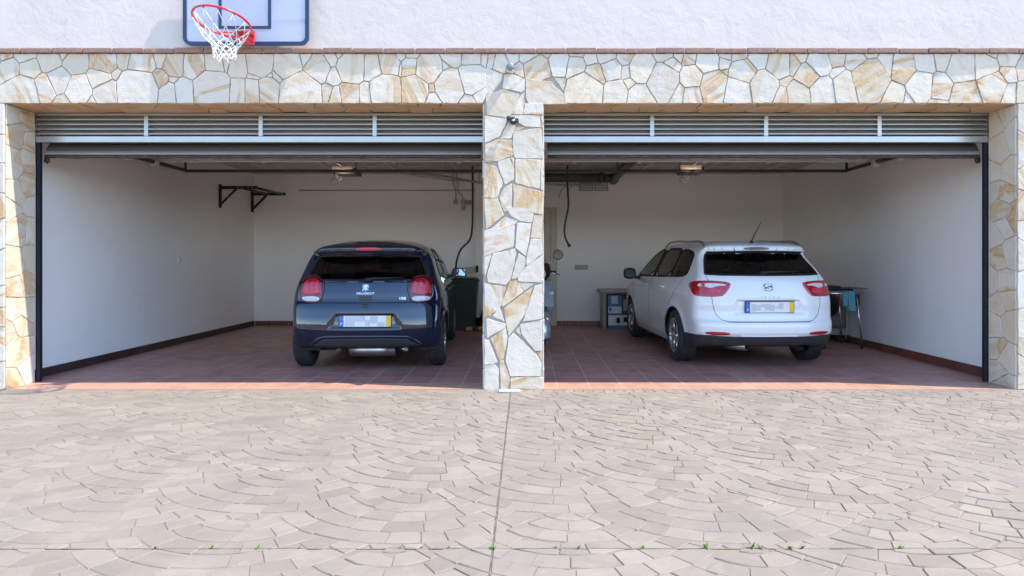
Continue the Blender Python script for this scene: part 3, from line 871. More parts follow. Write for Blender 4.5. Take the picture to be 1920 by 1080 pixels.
y = JD + 0.13
while y < YB - 0.05:
    sk.box(IR - 0.014, IR - 0.001, y + 0.002, min(y + 0.298, YB - 0.02), 0.007, 0.10, 0.003); y += 0.30
sk.build('skirting', MT['skirt'], G)
for xa, xb in ((IL + 0.02, -0.885), (0.35, IR - 0.02)):
    sk = MB(); x = xa
    while x < xb - 0.02:
        sk.box(x + 0.002, min(x + 0.298, xb), YB - 0.014, YB - 0.001, 0.007, 0.09, 0.003); x += 0.30
    sk.build('skirting', MT['skirt'], G)

# ------------------------------------------------------------------ grilles over the doors
def grille(x0, x1, mull, label):
    t = thing('ventilation_grille', ((x0 + x1) / 2, JD + 0.03, 2.31), label, 'grille', group='ventilation grilles over the garage doors')
    X = lambda x: x - (x0 + x1) / 2
    zt, zb = ZL - 2.31, 0.0
    f = MB()
    f.box(X(x0) + 0.002, X(x1) - 0.002, -0.025, 0.03, zb, zb + 0.058, 0.003)
    f.box(X(x0) + 0.002, X(x1) - 0.002, -0.022, 0.03, zt - 0.028, zt - 0.002, 0.003)
    f.build('frame', MT['alu'], t)
    for m in mull:
        q = MB(); q.box(X(m) - 0.020, X(m) + 0.020, -0.024, 0.03, zb + 0.059, zt - 0.029, 0.003); q.build('mullion', MT['alu'], t)
    s = MB()
    z = zb + 0.072
    while z < zt - 0.035:
        # a tilted blade with a rolled front lip
        pr = [(-0.012, 0.0), (-0.020, 0.006), (-0.016, 0.0135), (-0.004, 0.0145), (0.024, 0.046), (0.027, 0.044), (-0.002, 0.006)]
        A = [(X(x0) + 0.004, a, z + b) for a, b in pr]; B = [(X(x1) - 0.004, a, z + b) for a, b in pr]
        n = len(pr)
        s.add(A + B, [(i, (i + 1) % n, n + (i + 1) % n, n + i) for i in range(n)])
        z += 0.0465
    s.build('slats', MT['slat'], t)
    lp = MB()
    z = zb + 0.072
    while z < zt - 0.035:
        lp.box(X(x0) + 0.004, X(x1) - 0.004, -0.0225, -0.0185, z + 0.005, z + 0.0135, 0.0015); z += 0.0465
    lp.build('slat_lips', MT['alu'], t)
    bk = MB(); bk.box(X(x0) + 0.002, X(x1) - 0.002, 0.036, 0.045, zb + 0.002, zt - 0.002); bk.build('backing', MT['backing'], t)
grille(XL, CL, [(p - PX0) / 195.1 for p in (273, 488, 702)], 'silver slatted ventilation grille over the left garage bay')
grille(CR, XR, [(p - PX0) / 195.1 for p in (1223, 1437, 1650)], 'silver slatted ventilation grille over the right garage bay')

# ------------------------------------------------------------------ overhead doors, rolled up inside
def overhead_door(x0, x1, outer, label):
    """outer: -1 when the visible end track is on the left wall, +1 on the right"""
    xc = (x0 + x1) / 2
    t = thing('garage_door', (xc, JD + 0.06, 0), label, 'garage door', group='garage doors rolled up under the ceiling')
    h = (x1 - x0) / 2 - 0.055
    # lowest section still on the bend of its track: a bowed sheet
    sec = []
    for k in range(9):
        u = k / 8
        sec.append((0.0 + 0.30 * u ** 1.25, 2.212 + 0.225 * math.sin(u * PI / 2)))
    sec = [(-0.006, 2.196)] + sec
    m = MB()
    A = [(-h, a, b) for a, b in sec]; B = [(h, a, b) for a, b in sec]
    n = len(sec)
    A2 = [(-h, a + 0.03, b - 0.015) for a, b in sec]; B2 = [(h, a + 0.03, b - 0.015) for a, b in sec]
    m.add(A + B, [(i, i + 1, n + i + 1, n + i) for i in range(n - 1)], True)
    m.add(A2 + B2, [(i, n + i, n + i + 1, i + 1) for i in range(n - 1)], True)
    m.add([A[0], B[0], B2[0], A2[0]], [(0, 1, 2, 3)])
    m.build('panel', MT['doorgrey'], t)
    e_ = MB(); e_.prism([(-0.012, 2.199), (-0.018, 2.207), (-0.014, 2.216), (0.004, 2.234), (0.012, 2.230), (0.0, 2.212), (0.0, 2.199)], -h, h, Matrix(((0, 0, 1, 0), (1, 0, 0, 0), (0, 1, 0, 0), (0, 0, 0, 1)))); e_.build('highlight_lip', MT['alu'], t)  # bright lip added for the sky highlight along the lower edge
    s = MB()
    P = [(-h + 2 * h * k / 40, 0.012 + random.uniform(-.004, .004), 2.181 + random.uniform(-.005, .004)) for k in range(41)]
    s.tube(P, 0.016, 8)
    s.build('bottom_seal', MT['seal'], t)
    for k in range(4):                                 # flat sections under the ceiling
        y0 = 0.36 + k * 0.475
        q = MB()
        q.box(-h, h, y0, y0 + 0.47, 2.455, 2.495, 0.006)
        for zz in (0.06, 0.41): q.box(-h, h, y0 + zz - 0.022, y0 + zz + 0.022, 2.440, 2.4555, 0.003)
        for e in range(5):
            xe = -h + (e + 0.5) * 2 * h / 5
            q.box(xe - 0.02, xe + 0.02, y0 + 0.40, y0 + 0.46, 2.425, 2.4405, 0.004)
        q.build('panel', MT['panelback'], t)
    for sg in (-1, 1):
        g = MB()
        gx_ = sg * (h + 0.034 + (0.0 if sg == outer else 0.048))      # the inner rail stands behind the centre pillar
        g.box(gx_ - 0.018, gx_ + 0.0205, -0.054, -0.012, 0.007, 2.31, 0.003)
        g.build('guide_rail', MT['navy'], t)
        r = MB()
        cur = [(sg * (h + 0.05), 0.10, 2.14)] + [(sg * (h + 0.05), 0.10 + 0.30 * (1 - math.cos(a)), 2.14 + 0.28 * math.sin(a)) for a in np.linspace(0, PI / 2, 9)] + [(sg * (h + 0.05), 2.86, 2.42)]
        r.tube(cur, 0.024, 6)
        r.build('track', MT['darkmetal'], t)
        cp = MB()
        cp.prism([(sg * h, 2.255), (sg * (h - 0.03), 2.31), (sg * (h - 0.17), 2.31)], -0.33, -0.325, FRONT)
        cp.build('end_plate', MT['white_plastic'], t)
    for d in (1.45, 2.02):
        k = MB(); k.box(outer * (h + 0.05) - 0.035, outer * (h + 0.05) + 0.035, d, d + 0.09, 2.36, 2.435, 0.008)
        k.box(outer * (h + 0.05) - 0.03, outer * (h + 0.05) - 0.015, d + 0.03, d + 0.06, 2.43, ZC - 0.003)
        k.build('track_bracket', MT['white_plastic'], t)
    hg = MB(); hg.box(outer * (h + 0.05) - 0.012, outer * (h + 0.05) + 0.012, 2.83, 2.855, 2.40, ZC - 0.003); hg.build('hanger', MT['darkmetal'], t)
    cbar = MB(); cbar.box(-h - 0.07, h + 0.07, 2.86, 2.90, 2.395, 2.435, 0.003); cbar.build('crossbar', MT['darkmetal'], t)
    for e in (0, 1):
        hb = MB(); hb.box(-h + 0.62 + e * 0.26, -h + 0.72 + e * 0.26, 0.06, 0.10, 2.285, 2.315, 0.008); hb.build('roller_bracket', MT['black'], t)
    return t
overhead_door(XL, CL, -1, 'rolled up silver garage door under the ceiling of the left bay')
overhead_door(CR, XR, 1, 'rolled up silver garage door under the ceiling of the right bay')

# ------------------------------------------------------------------ car bodies: smooth intersections of measured side, tail, roof and nose curves
def pchip(pts):
    xs = np.array([p[0] for p in pts], float); ys = np.array([p[1] for p in pts], float)
    h = np.diff(xs); d = np.diff(ys) / h
    m = np.zeros_like(ys)
    for i in range(1, len(xs) - 1):
        if d[i - 1] * d[i] > 0:
            w1, w2 = 2 * h[i] + h[i - 1], h[i] + 2 * h[i - 1]
            m[i] = (w1 + w2) / (w1 / d[i - 1] + w2 / d[i])
    m[0], m[-1] = d[0], d[-1]
    def f(x):
        x = np.clip(np.asarray(x, float), xs[0], xs[-1])
        i = np.clip(np.searchsorted(xs, x) - 1, 0, len(h) - 1)
        t = (x - xs[i]) / h[i]
        t2, t3 = t * t, t * t * t
        return (2 * t3 - 3 * t2 + 1) * ys[i] + (t3 - 2 * t2 + t) * h[i] * m[i] + (-2 * t3 + 3 * t2) * ys[i + 1] + (t3 - t2) * h[i] * m[i + 1]
    return f

def smax(a, b, k):
    h = np.clip(0.5 + 0.5 * (a - b) / k, 0, 1)
    return b + (a - b) * h + k * h * (1 - h)

def sstep(x, a, b):
    t = np.clip((x - a) / (b - a), 0, 1)
    return t * t * (3 - 2 * t)

class CarBody:
    def __init__(s, L, W, P, R, C, T, F, B, crown, kroof=0.10, kedge=0.05, recess=None, flare=None):
        s.L = L
        s.W, s.P, s.R, s.T, s.F, s.B = (pchip(q) for q in (W, P, R, T, F, B))
        s.C, s.crown, s.kr, s.ke, s.recess, s.flare = C, crown, kroof, kedge, recess, flare
    def f(s, x, y, z):
        ax = np.abs(x)
        w = s.W(z) * s.P(y)
        if s.flare is not None: w = w + s.flare(y, z)
        g1 = ax - w
        g2 = z - (s.T(y) - s.crown * (ax / 0.6) ** 2.4)
        r = s.R(z) + s.C[0] * ax ** 2 + s.C[1] * ax ** 4
        if s.recess is not None: r = r + s.recess(ax, z)
        g3 = r - y
        g4 = y - (s.F(z) - 0.30 * ax ** 2 - 0.25 * ax ** 4)
        g5 = s.B(y) - z
        a = smax(g1, g2, s.kr)
        a = smax(a, g3, s.ke)
        a = smax(a, g4, 0.12)
        return smax(a, g5, 0.03)
    def solve(s, axis, u, v, lo, hi, n=36):
        """bisect along an axis from inside (lo) to outside (hi)"""
        u, v = np.asarray(u, float), np.asarray(v, float)
        lo = np.zeros_like(u) + lo; hi = np.zeros_like(u) + hi
        for _ in range(n):
            m = (lo + hi) / 2
            q = s.f(m, u, v) if axis == 0 else (s.f(u, m, v) if axis == 1 else s.f(u, v, m))
            ins = q < 0
            lo = np.where(ins, m, lo); hi = np.where(ins, hi, m)
        return (lo + hi) / 2
    def onto(s, view, a, b):
        """2-D outline coordinates -> points on the body"""
        a, b = np.asarray(a, float), np.asarray(b, float)
        if view == 'rear':
            y = s.solve(1, a, b, 1.0, -0.4); return np.stack([a, y, b], -1)
        if view in ('left', 'right'):
            x = s.solve(0, a, b, 0.0, 1.3); return np.stack([x if view == 'right' else -x, a, b], -1)
        if view == 'top':
            z = s.solve(2, a, b, 0.6, 2.0); return np.stack([a, b, z], -1)
    def normal(s, p):
        e = 2e-3
        x, y, z = p[..., 0], p[..., 1], p[..., 2]
        g = np.stack([s.f(x + e, y, z) - s.f(x - e, y, z), s.f(x, y + e, z) - s.f(x, y - e, z), s.f(x, y, z + e) - s.f(x, y, z - e)], -1)
        return g / np.maximum(np.linalg.norm(g, axis=-1, keepdims=True), 1e-9)

def smooth_poly(pts, it=2):
    P = [np.array(p, float) for p in pts]
    for _ in range(it):
        Q = []
        for i in range(len(P)):
            a, b = P[i], P[(i + 1) % len(P)]
            Q += [a * 0.75 + b * 0.25, a * 0.25 + b * 0.75]
        P = Q
    return P

def resample(P, step, closed=True):
    out = []
    m = len(P) if closed else len(P) - 1
    for i in range(m):
        a, b = np.array(P[i], float), np.array(P[(i + 1) % len(P)], float)
        n = max(1, int(np.linalg.norm(b - a) / step))
        for k in range(n): out.append(a + (b - a) * k / n)
    if not closed: out.append(np.array(P[-1], float))
    return np.array(out)

def shell(body, name, view, outline, mat_, parent, off=0.004, it=2, step=0.02, scale=1.0, under=-0.006):
    """a panel that lies on the body inside an outline, edge turned down into it"""
    P = resample(smooth_poly(outline, it), step)
    c = P.mean(0)
    rings = []
    dmean = np.linalg.norm(P - c, axis=1).mean()
    e = min(0.2, 0.005 / dmean)
    for sc_, o in ((1.0, under), (1.0 - e * 0.15, off * 0.55), (1.0 - e, off), (0.85, off), (0.68, off), (0.5, off), (0.33, off), (0.16, off)):
        q = c + (P - c) * sc_ * scale
        p3 = body.onto(view, q[:, 0], q[:, 1])
        rings.append(p3 + body.normal(p3) * o)
    n = len(P)
    p3 = body.onto(view, np.array([c[0]]), np.array([c[1]]))
    V = np.concatenate(rings + [p3 + body.normal(p3) * off])
    F = []
    m = len(rings)
    for r in range(m - 1):
        for k in range(n):
            k2 = (k + 1) % n
            F.append((r * n + k, r * n + k2, (r + 1) * n + k2, (r + 1) * n + k))
    for k in range(n): F.append(((m - 1) * n + k, (m - 1) * n + (k + 1) % n, m * n))
    o = mesh_obj(name, V, F, mat_, parent, True)
    fix_normals(o)
    return o

def fix_normals(o):
    bm = bmesh.new(); bm.from_mesh(o.data)
    bmesh.ops.recalc_face_normals(bm, faces=bm.faces[:])
    bm.to_mesh(o.data); bm.free()

def ribbon(body, view, pts, width, off, closed=False, it=2, step=0.02, mb=None, depth=0.004):
    """a narrow band that follows a line on the body"""
    P = resample(smooth_poly(pts, it) if closed else pts, step, closed)
    n = len(P)
    d = np.zeros_like(P)
    for i in range(n):
        a = P[(i - 1) % n] if closed or i > 0 else P[i]
        b = P[(i + 1) % n] if closed or i < n - 1 else P[i]
        t = (b - a) / max(np.linalg.norm(b - a), 1e-9)
        d[i] = (-t[1], t[0])
    rows = []
    for k, o in ((-0.5, off - depth), (-0.42, off), (0.42, off), (0.5, off - depth)):
        q = P + d * width * k
        p3 = body.onto(view, q[:, 0], q[:, 1])
        rows.append(p3 + body.normal(p3) * o)
    V = np.concatenate(rows)
    F = []
    for r in range(3):
        for i in range(n if closed else n - 1):
            j = (i + 1) % n
            F.append((r * n + i, r * n + j, (r + 1) * n + j, (r + 1) * n + i))
    (mb or MB()).add(V, F, True)
    return mb

def in_poly(px, py, P):
    c = np.zeros(px.shape, bool)
    n = len(P)
    for i in range(n):
        x1, y1 = P[i]; x2, y2 = P[(i + 1) % n]
        t = ((y1 > py) != (y2 > py)) & (px < (x2 - x1) * (py - y1) / (y2 - y1 + 1e-12) + x1)
        c ^= t
    return c

def near_on(px, py, P):
    bd = np.full(px.shape, 1e9); bx = px.copy(); by = py.copy()
    n = len(P)
    for i in range(n):
        x1, y1 = P[i]; x2, y2 = P[(i + 1) % n]
        dx, dy = x2 - x1, y2 - y1
        t = np.clip(((px - x1) * dx + (py - y1) * dy) / (dx * dx + dy * dy + 1e-12), 0, 1)
        qx, qy = x1 + t * dx, y1 + t * dy
        d = np.hypot(px - qx, py - qy)
        m = d < bd
        bd = np.where(m, d, bd); bx = np.where(m, qx, bx); by = np.where(m, qy, by)
    return bd, bx, by

def body_mesh(body, cell):
    """quad shell of the body, shot out from a spine to a box round the car"""
    L = body.L
    bx, y0, y1, z0, z1 = 0.95, -0.12, L + 0.12, 0.05, 1.6
    nx, ny, nz = int(2 * bx / cell), int((y1 - y0) / cell), int((z1 - z0) / cell)
    gx, gy, gz = np.linspace(-bx, bx, nx + 1), np.linspace(y0, y1, ny + 1), np.linspace(z0, z1, nz + 1)
    key, pts, F = {}, [], []
    def vid(i, j, k):
        t = (i, j, k)
        if t not in key:
            key[t] = len(pts); pts.append((gx[i], gy[j], gz[k]))
        return key[t]
    for i in (0, nx):
        for j in range(ny):
            for k in range(nz):
                q = (vid(i, j, k), vid(i, j + 1, k), vid(i, j + 1, k + 1), vid(i, j, k + 1)); F.append(q if i else q[::-1])
    for j in (0, ny):
        for i in range(nx):
            for k in range(nz):
                q = (vid(i, j, k), vid(i + 1, j, k), vid(i + 1, j, k + 1), vid(i, j, k + 1)); F.append(q if j == 0 else q[::-1])
    for k in (0, nz):
        for i in range(nx):
            for j in range(ny):
                q = (vid(i, j, k), vid(i + 1, j, k), vid(i + 1, j + 1, k), vid(i, j + 1, k)); F.append(q if k else q[::-1])
    Q = np.array(pts)
    C = np.zeros_like(Q)
    C[:, 1] = np.clip(Q[:, 1], 0.85, L - 1.0)
    C[:, 2] = 0.62
    front = Q[:, 1] > L - 1.0
    C[:, 2] = np.where(front, 0.55, C[:, 2])
    lo = np.zeros(len(Q)); hi = np.full(len(Q), 1.2)
    for _ in range(32):
        m = (lo + hi) / 2
        p = C + (Q - C) * m[:, None]
        ins = body.f(p[:, 0], p[:, 1], p[:, 2]) < 0
        lo = np.where(ins, m, lo); hi = np.where(ins, hi, m)
    return C + (Q - C) * ((lo + hi) / 2)[:, None], np.array(F)

def carve(body, V, F, cuts, cell):
    """cuts: (view, outline, keep) -> list of face arrays per cut; the rest stays. Vertices near an outline slide onto it."""
    out = []
    for view, outline, it in cuts:
        P = resample(smooth_poly(outline, it) if it else [np.array(p, float) for p in outline], cell * 0.5)
        if view == 'rear': a, b, ok = V[:, 0], V[:, 2], V[:, 1] < 0.85
        elif view == 'top': a, b, ok = V[:, 0], V[:, 1], V[:, 2] > 0.75
        else: a, b, ok = V[:, 1], V[:, 2], (V[:, 0] < -0.30) if view == 'left' else (V[:, 0] > 0.30)
        if len(P) > 60 and it == 0 and view != 'rear': ok = ok & (body.normal(V)[:, 1] > -0.62)   # an arch never eats into the tail
        d, qx, qy = near_on(a, b, P)
        mv = ok & (d < cell * 0.62)
        idx = np.where(mv)[0]
        np3 = body.onto(view, qx[idx], qy[idx])
        good = np.linalg.norm(np3 - V[idx], axis=1) < cell * 2.2
        V[idx[good]] = np3[good]
        fc = V[F].mean(1)
        if view == 'rear': ins = in_poly(fc[:, 0], fc[:, 2], P) & (fc[:, 1] < 0.85)
        elif view == 'top': ins = in_poly(fc[:, 0], fc[:, 1], P) & (fc[:, 2] > 0.75)
        else: ins = in_poly(fc[:, 1], fc[:, 2], P) & ((fc[:, 0] < -0.30) if view == 'left' else (fc[:, 0] > 0.30))
        if len(P) > 60 and it == 0 and view != 'rear': ins &= body.normal(fc)[:, 1] > -0.5
        out.append(F[ins]); F = F[~ins]
    return V, F, out

def circle(cy, cz, r, n=40):
    return [(cy + r * math.cos(2 * PI * k / n), cz + r * math.sin(2 * PI * k / n)) for k in range(n)]

def compact(V, F):
    u, inv = np.unique(F.reshape(-1), return_inverse=True)
    return V[u], inv.reshape(F.shape)

def wheel(parent, x, y, r, w, side, spokes, mats):
    """tyre on a spoked rim; side = -1 left, +1 right (outer face)"""
    t = link('wheel', None, parent)
    t.location = (x, y, r)
    Mx = Matrix.Rotation(PI / 2, 4, 'Y') if side > 0 else Matrix.Rotation(-PI / 2, 4, 'Y')
    rr = r * 0.655
    pr = [(rr, -w / 2 + 0.006), (rr + 0.02, -w / 2), (r - 0.035, -w / 2 - 0.004), (r - 0.010, -w / 2 + 0.010)]
    # tread with grooves
    nb = 5
    for k in range(nb):
        a = -w / 2 + 0.016 + (w - 0.032) * k / nb; b = -w / 2 + 0.016 + (w - 0.032) * (k + 1) / nb
        pr += [(r - 0.007, a + 0.0005), (r - (0.0012 if 0 < k < nb - 1 else 0.003), a + 0.004), (r - (0.0012 if 0 < k < nb - 1 else 0.003), b - 0.004), (r - 0.007, b - 0.0005)]
    pr += [(r - 0.010, w / 2 - 0.010), (r - 0.035, w / 2 + 0.004), (rr + 0.02, w / 2), (rr, w / 2 - 0.006)]
    m = MB(); m.lathe(pr, 56, Mx); m.build('tyre', mats[0], t)
    rim = MB()
    rim.lathe([(rr + 0.004, w / 2 - 0.004), (rr - 0.004, w / 2 + 0.002), (rr - 0.018, w / 2 - 0.004), (rr - 0.024, w / 2 - 0.03), (rr - 0.028, -w / 2 + 0.01), (rr + 0.001, -w / 2 + 0.006)], 48, Mx)
    for k in range(spokes):
        a = 2 * PI * k / spokes + 0.3
        for da in (-0.16, 0.16):
            ca, sa = math.cos(a + da * 0.75), math.sin(a + da * 0.75)
            c2, s2 = math.cos(a + da), math.sin(a + da)
            p0 = Mx @ Vector((0.035 * ca, 0.035 * sa, w / 2 - 0.024)); p1 = Mx @ Vector(((rr - 0.014) * c2, (rr - 0.014) * s2, w / 2 - 0.012))
            rim.tube([p0, p1], [0.017, 0.012], 8)
    rim.lathe([(0.0, w / 2 - 0.004), (0.030, w / 2 - 0.008), (0.052, w / 2 - 0.022), (0.055, w / 2 - 0.05)], 24, Mx)
    rim.build('rim', mats[1], t)
    dk = MB(); dk.lathe([(0.0, w / 2 - 0.075), (rr * 0.75, w / 2 - 0.075), (rr * 0.76, w / 2 - 0.09), (0.0, w / 2 - 0.095)], 32, Mx)
    dk.build('brake_disc', MT['darkmetal'], t)
    return t

def lining_of(body, V, F, name, parent, d=0.018):
    V2, F2 = compact(V, F)
    n = body.normal(V2)
    return mesh_obj(name, V2 - n * d, F2[:, ::-1], MT['lining'], parent, True)

def seat(parent, x, y, wd, hb, zb=0.30):
    m = MB()
    m.box(x - wd / 2, x + wd / 2, y, y + 0.50, zb, zb + 0.20, 0.05)
    Mb = Matrix.Translation((x, y + 0.06, zb + 0.14)) @ Matrix.Rotation(rad(16), 4, 'X')
    m.box(-wd / 2, wd / 2, -0.10, 0.03, 0, hb, 0.045, Mb)
    for hx in ([0] if wd < 0.7 else [-wd * 0.3, wd * 0.3]):
        m.box(hx - 0.13, hx + 0.13, -0.075, 0.025, hb + 0.03, hb + 0.21, 0.035, Mb)
        m.box(hx - 0.05, hx - 0.04, -0.03, -0.02, hb - 0.02, hb + 0.06, 0, Mb); m.box(hx + 0.04, hx + 0.05, -0.03, -0.02, hb - 0.02, hb + 0.06, 0, Mb)
    return m.build('seat', MT['lining'], parent)

def on_rear(body, x, z, off=0.004):
    p = body.onto('rear', np.array([x]), np.array([z]))
    return p[0] + body.normal(p)[0] * off, body.normal(p)[0]

def rear_frame(body, x, z, off=0.004):
    """matrix whose local X runs across, Y up and Z out of the tail at (x, z)"""
    p, n = on_rear(body, x, z, off)
    nz = Vector(n).normalized()
    ux = Vector((1, 0, 0)); ux = (ux - nz * ux.dot(nz)).normalized()
    uy = nz.cross(ux)
    M = Matrix.Identity(4)
    for r in range(3): M[r][0], M[r][1], M[r][2], M[r][3] = ux[r], uy[r], nz[r], p[r]
    return M

def number_plate(body, parent, x, z, off, strips):
    M = rear_frame(body, x, z, off)
    t = link('number_plate', None, parent)
    t.matrix_local = M
    hw, hh = 0.262, 0.058
    b = MB(); b.box(-hw - 0.006, hw + 0.006, -hh - 0.006, hh + 0.006, -0.012, 0.001, 0.003); b.build('plate_holder', MT['black'], t)
    w_ = MB(); w_.box(-hw + 0.047, hw - 0.048, -hh, hh, 0.002, 0.004, 0.0005)
    w_.build('plate_field', MT['platewhite'], t)
    bl = MB(); bl.box(-hw, -hw + 0.0465, -hh, hh, 0.002, 0.004, 0.0005)
    blo = bl.build('country_band', MT['plateblue'], t)
    me = text_mesh('P', 0.045, 0.0006); me.materials.append(MT['platewhite'])
    tx = link('lettering', me, blo); tx.location = (-hw + 0.023, -0.030, 0.0048)
    st = MB()
    for k in range(12):
        a = 2 * PI * k / 12
        cx_, cy_ = -hw + 0.023 + 0.013 * math.cos(a), 0.026 + 0.013 * math.sin(a)
        st.prism([(cx_ + 0.0022 * math.cos(b_), cy_ + 0.0022 * math.sin(b_)) for b_ in np.linspace(0, 2 * PI, 6)[:-1]], 0.0041, 0.0048)
    st.build('ring_of_stars', MT['plateyellow'], blo)
    ye = MB(); ye.box(hw - 0.0475, hw, -hh, hh, 0.002, 0.004, 0.0005); ye.build('date_band', MT['plateyellow'], t)
    g = MB()
    for a, b0, c, d in strips: g.box(-hw + 0.047 + a * 0.43, -hw + 0.047 + b0 * 0.43, -hh + c * 2 * hh, -hh + d * 2 * hh, 0.0038, 0.0046)
    g.build('blanked_characters', MT['plategrey'], t)
    return t

# ================================================================== black hatchback
K = CarBody(
    3.475,
    W=[(.15, .70), (.25, .755), (.36, .785), (.5, .800), (.62, .8075), (.74, .803), (.86, .785), (.95, .757), (1.02, .728), (1.15, .682), (1.30, .622), (1.42, .565), (1.52, .52)],
    P=[(-.1, .86), (0, .89), (.15, .935), (.4, .98), (.8, 1.0), (2.4, 1.0), (3.0, .97), (3.3, .90), (3.6, .78)],
    R=[(.15, .22), (.22, .16), (.27, .085), (.31, .060), (.36, .036), (.42, .014), (.48, .0), (.54, .004), (.62, .018), (.69, .034), (.725, .050), (.75, .066), (.84, .086), (.93, .112), (.975, .138), (1.02, .172), (1.235, .325), (1.256, .332), (1.275, .285), (1.315, .268), (1.35, .30), (1.395, .42), (1.5, .8)],
    C=(.11, .19),
    T=[(-.2, 1.33), (.25, 1.372), (.5, 1.402), (.9, 1.430), (1.3, 1.435), (1.7, 1.412), (1.95, 1.35), (2.3, 1.13), (2.55, 1.0), (2.75, .955), (3.1, .87), (3.35, .77), (3.6, .62)],
    F=[(.15, 3.40), (.4, 3.475), (.7, 3.45), (.9, 3.36), (1.0, 3.2), (1.6, 3.2)],
    B=[(-.2, .275), (.15, .25), (.4, .19), (.8, .165), (2.6, .165), (3.5, .2)],
    crown=.075, kroof=.12, kedge=.045,
    recess=lambda ax, z: 0.030 * sstep(z, .46, .475) * (1 - sstep(z, .602, .617)) * (1 - sstep(ax + (z - .54) * .55, .325, .345)),
    flare=lambda y, z: 0.014 * np.exp(-((np.hypot(y - .52, z - .30) - .335) / .03) ** 2) * (z > .2))
car1 = thing('hatchback_car', (-1.675, 0.90, 0.006), 'small glossy black hatchback parked tail out in the left bay', 'car', rz=rad(3.2))
car1.scale = (1.02, 1.02, .985)

cell = 0.02
V, F = body_mesh(K, cell)
RW1 = [(-.60, .975), (0, .968), (.60, .975), (.625, .995), (.555, 1.20), (.525, 1.243), (-.525, 1.243), (-.555, 1.20), (-.625, .995)]
SW1 = [[(.62, 1.0), (.60, 1.05), (.80, 1.24), (.98, 1.305), (1.22, 1.325), (1.25, .985)], [(1.33, .98), (1.30, 1.325), (1.60, 1.315), (1.80, 1.26), (2.20, 1.03), (2.30, .975)]]
WS1 = [(-.56, 2.28), (-.48, 1.86), (.48, 1.86), (.56, 2.28), (.5, 2.42), (-.5, 2.42)]
arch1 = [(.53, .285, .312), (2.845, .285, .325)]
cuts = [('rear', [(a, b + .013 * (b > 1.19)) for a, b in RW1], 2), ('top', WS1, 2)]
for sd in ('left', 'right'):
    for q in SW1: cuts.append((sd, q, 2))
    for cy, cz, r in arch1: cuts.append((sd, circle(cy, cz, r), 0))
V, F, pieces = carve(K, V, F, cuts, cell)
fc = V[F].mean(1); nf = K.normal(fc)
und = (nf[:, 2] < -0.75) & (fc[:, 2] < 0.33)
b1 = mesh_obj('body', *compact(V, F[~und]), MT['blackpaint'], car1, True)
mesh_obj('underbody', *compact(V, F[und]), MT['under'], car1, True)
lining_of(K, V, F, 'cabin_lining', car1)

def wells(parent, archs, wide, xo):
    for cy, cz, r in archs:
        for sg in (-1, 1):
            m = MB()
            n = 24
            A = [(sg * xo, cy + (r + .004) * math.cos(2 * PI * k / n), max(.21, cz + (r + .004) * math.sin(2 * PI * k / n))) for k in range(n)]
            Bq = [(sg * (xo - wide), p[1], p[2]) for p in A]
            m.add(A + Bq, [(k, (k + 1) % n, n + (k + 1) % n, n + k) for k in range(n)] + [tuple(range(n, 2 * n))], False)
            m.build('wheel_arch_liner', MT['under'], parent)
wells(car1, arch1, .27, .755)
for cy in (.53, 2.845):
    for sg in (-1, 1): wheel(car1, sg * (.705 if cy < 1 else .700), cy, .285, .165, sg, 5, (MT['rubber'], MT['steel']))

def glazing(body, parent, view, outline, name, glass, frame_w=0.022, fmat=None, it=2):
    g = shell(body, name, view, outline, glass, parent, off=0.002, it=it, scale=0.992, under=-0.004)
    m = MB(); ribbon(body, view, outline, frame_w, 0.0038, True, it, mb=m)
    m.build('window_surround', fmat or MT['gap'], g)
    return g
glazing(K, car1, 'rear', RW1, 'rear_window', MT['midglass'])
glazing(K, car1, 'top', WS1, 'windscreen', MT['paleglass'])
for sd in ('left', 'right'):
    for q in SW1: glazing(K, car1, sd, q, 'side_window', MT['tintglass'], 0.026)

# roof spoiler with its high brake lamp
M_ = MB()
ribbon(K, 'rear', [(-.545, 1.258), (-.3, 1.264), (0, 1.266), (.3, 1.264), (.545, 1.258)], .036, .013, mb=M_)
M_.build('spoiler_lip', MT['gap'], car1)
shell(K, 'brake_light', 'rear', [(-.145, 1.292), (.145, 1.292), (.135, 1.326), (-.135, 1.326)], MT['pinklens'], car1, off=.005, it=1)
# tail lamps
for sg in (-1, 1):
    out = [(.455, .985), (.515, 1.025), (.605, 1.030), (.662, .985), (.692, .90), (.690, .81), (.655, .742), (.465, .726), (.435, .86)]
    o = [(sg * a, b) for a, b in out]
    tl = shell(K, 'tail_light', 'rear', o, MT['darklens'], car1, off=.008)
    shell(K, 'red_lens', 'rear', [(sg * a, b) for a, b in [(.478, .965), (.52, .99), (.60, .99), (.648, .95), (.668, .89), (.672, .812), (.462, .815), (.456, .89)]], MT['redlens'], tl, off=.012)
    for k, xx in enumerate((.495, .548, .605)):
        shell(K, 'lamp_claw', 'rear', [(sg * (xx + a), b) for a, b in [(-.010, .825), (.030, .825), (.036, .90), (.022, .965), (.004, .975), (-.012, .93)]], MT['pinklens'], tl, off=.0145)
    shell(K, 'clear_lens', 'rear', [(sg * a, b) for a, b in [(.465, .804), (.668, .799), (.655, .760), (.618, .748), (.475, .744)]], MT['clearlens'], tl, off=.0125)
    for xx in (.515, .565, .62):
        shell(K, 'bulb_reflector', 'rear', [(sg * (xx + .017 * math.cos(a)), .773 + .017 * math.sin(a)) for a in np.linspace(0, 2 * PI, 9)[:-1]], MT['steel'], tl, off=.0145, it=1)
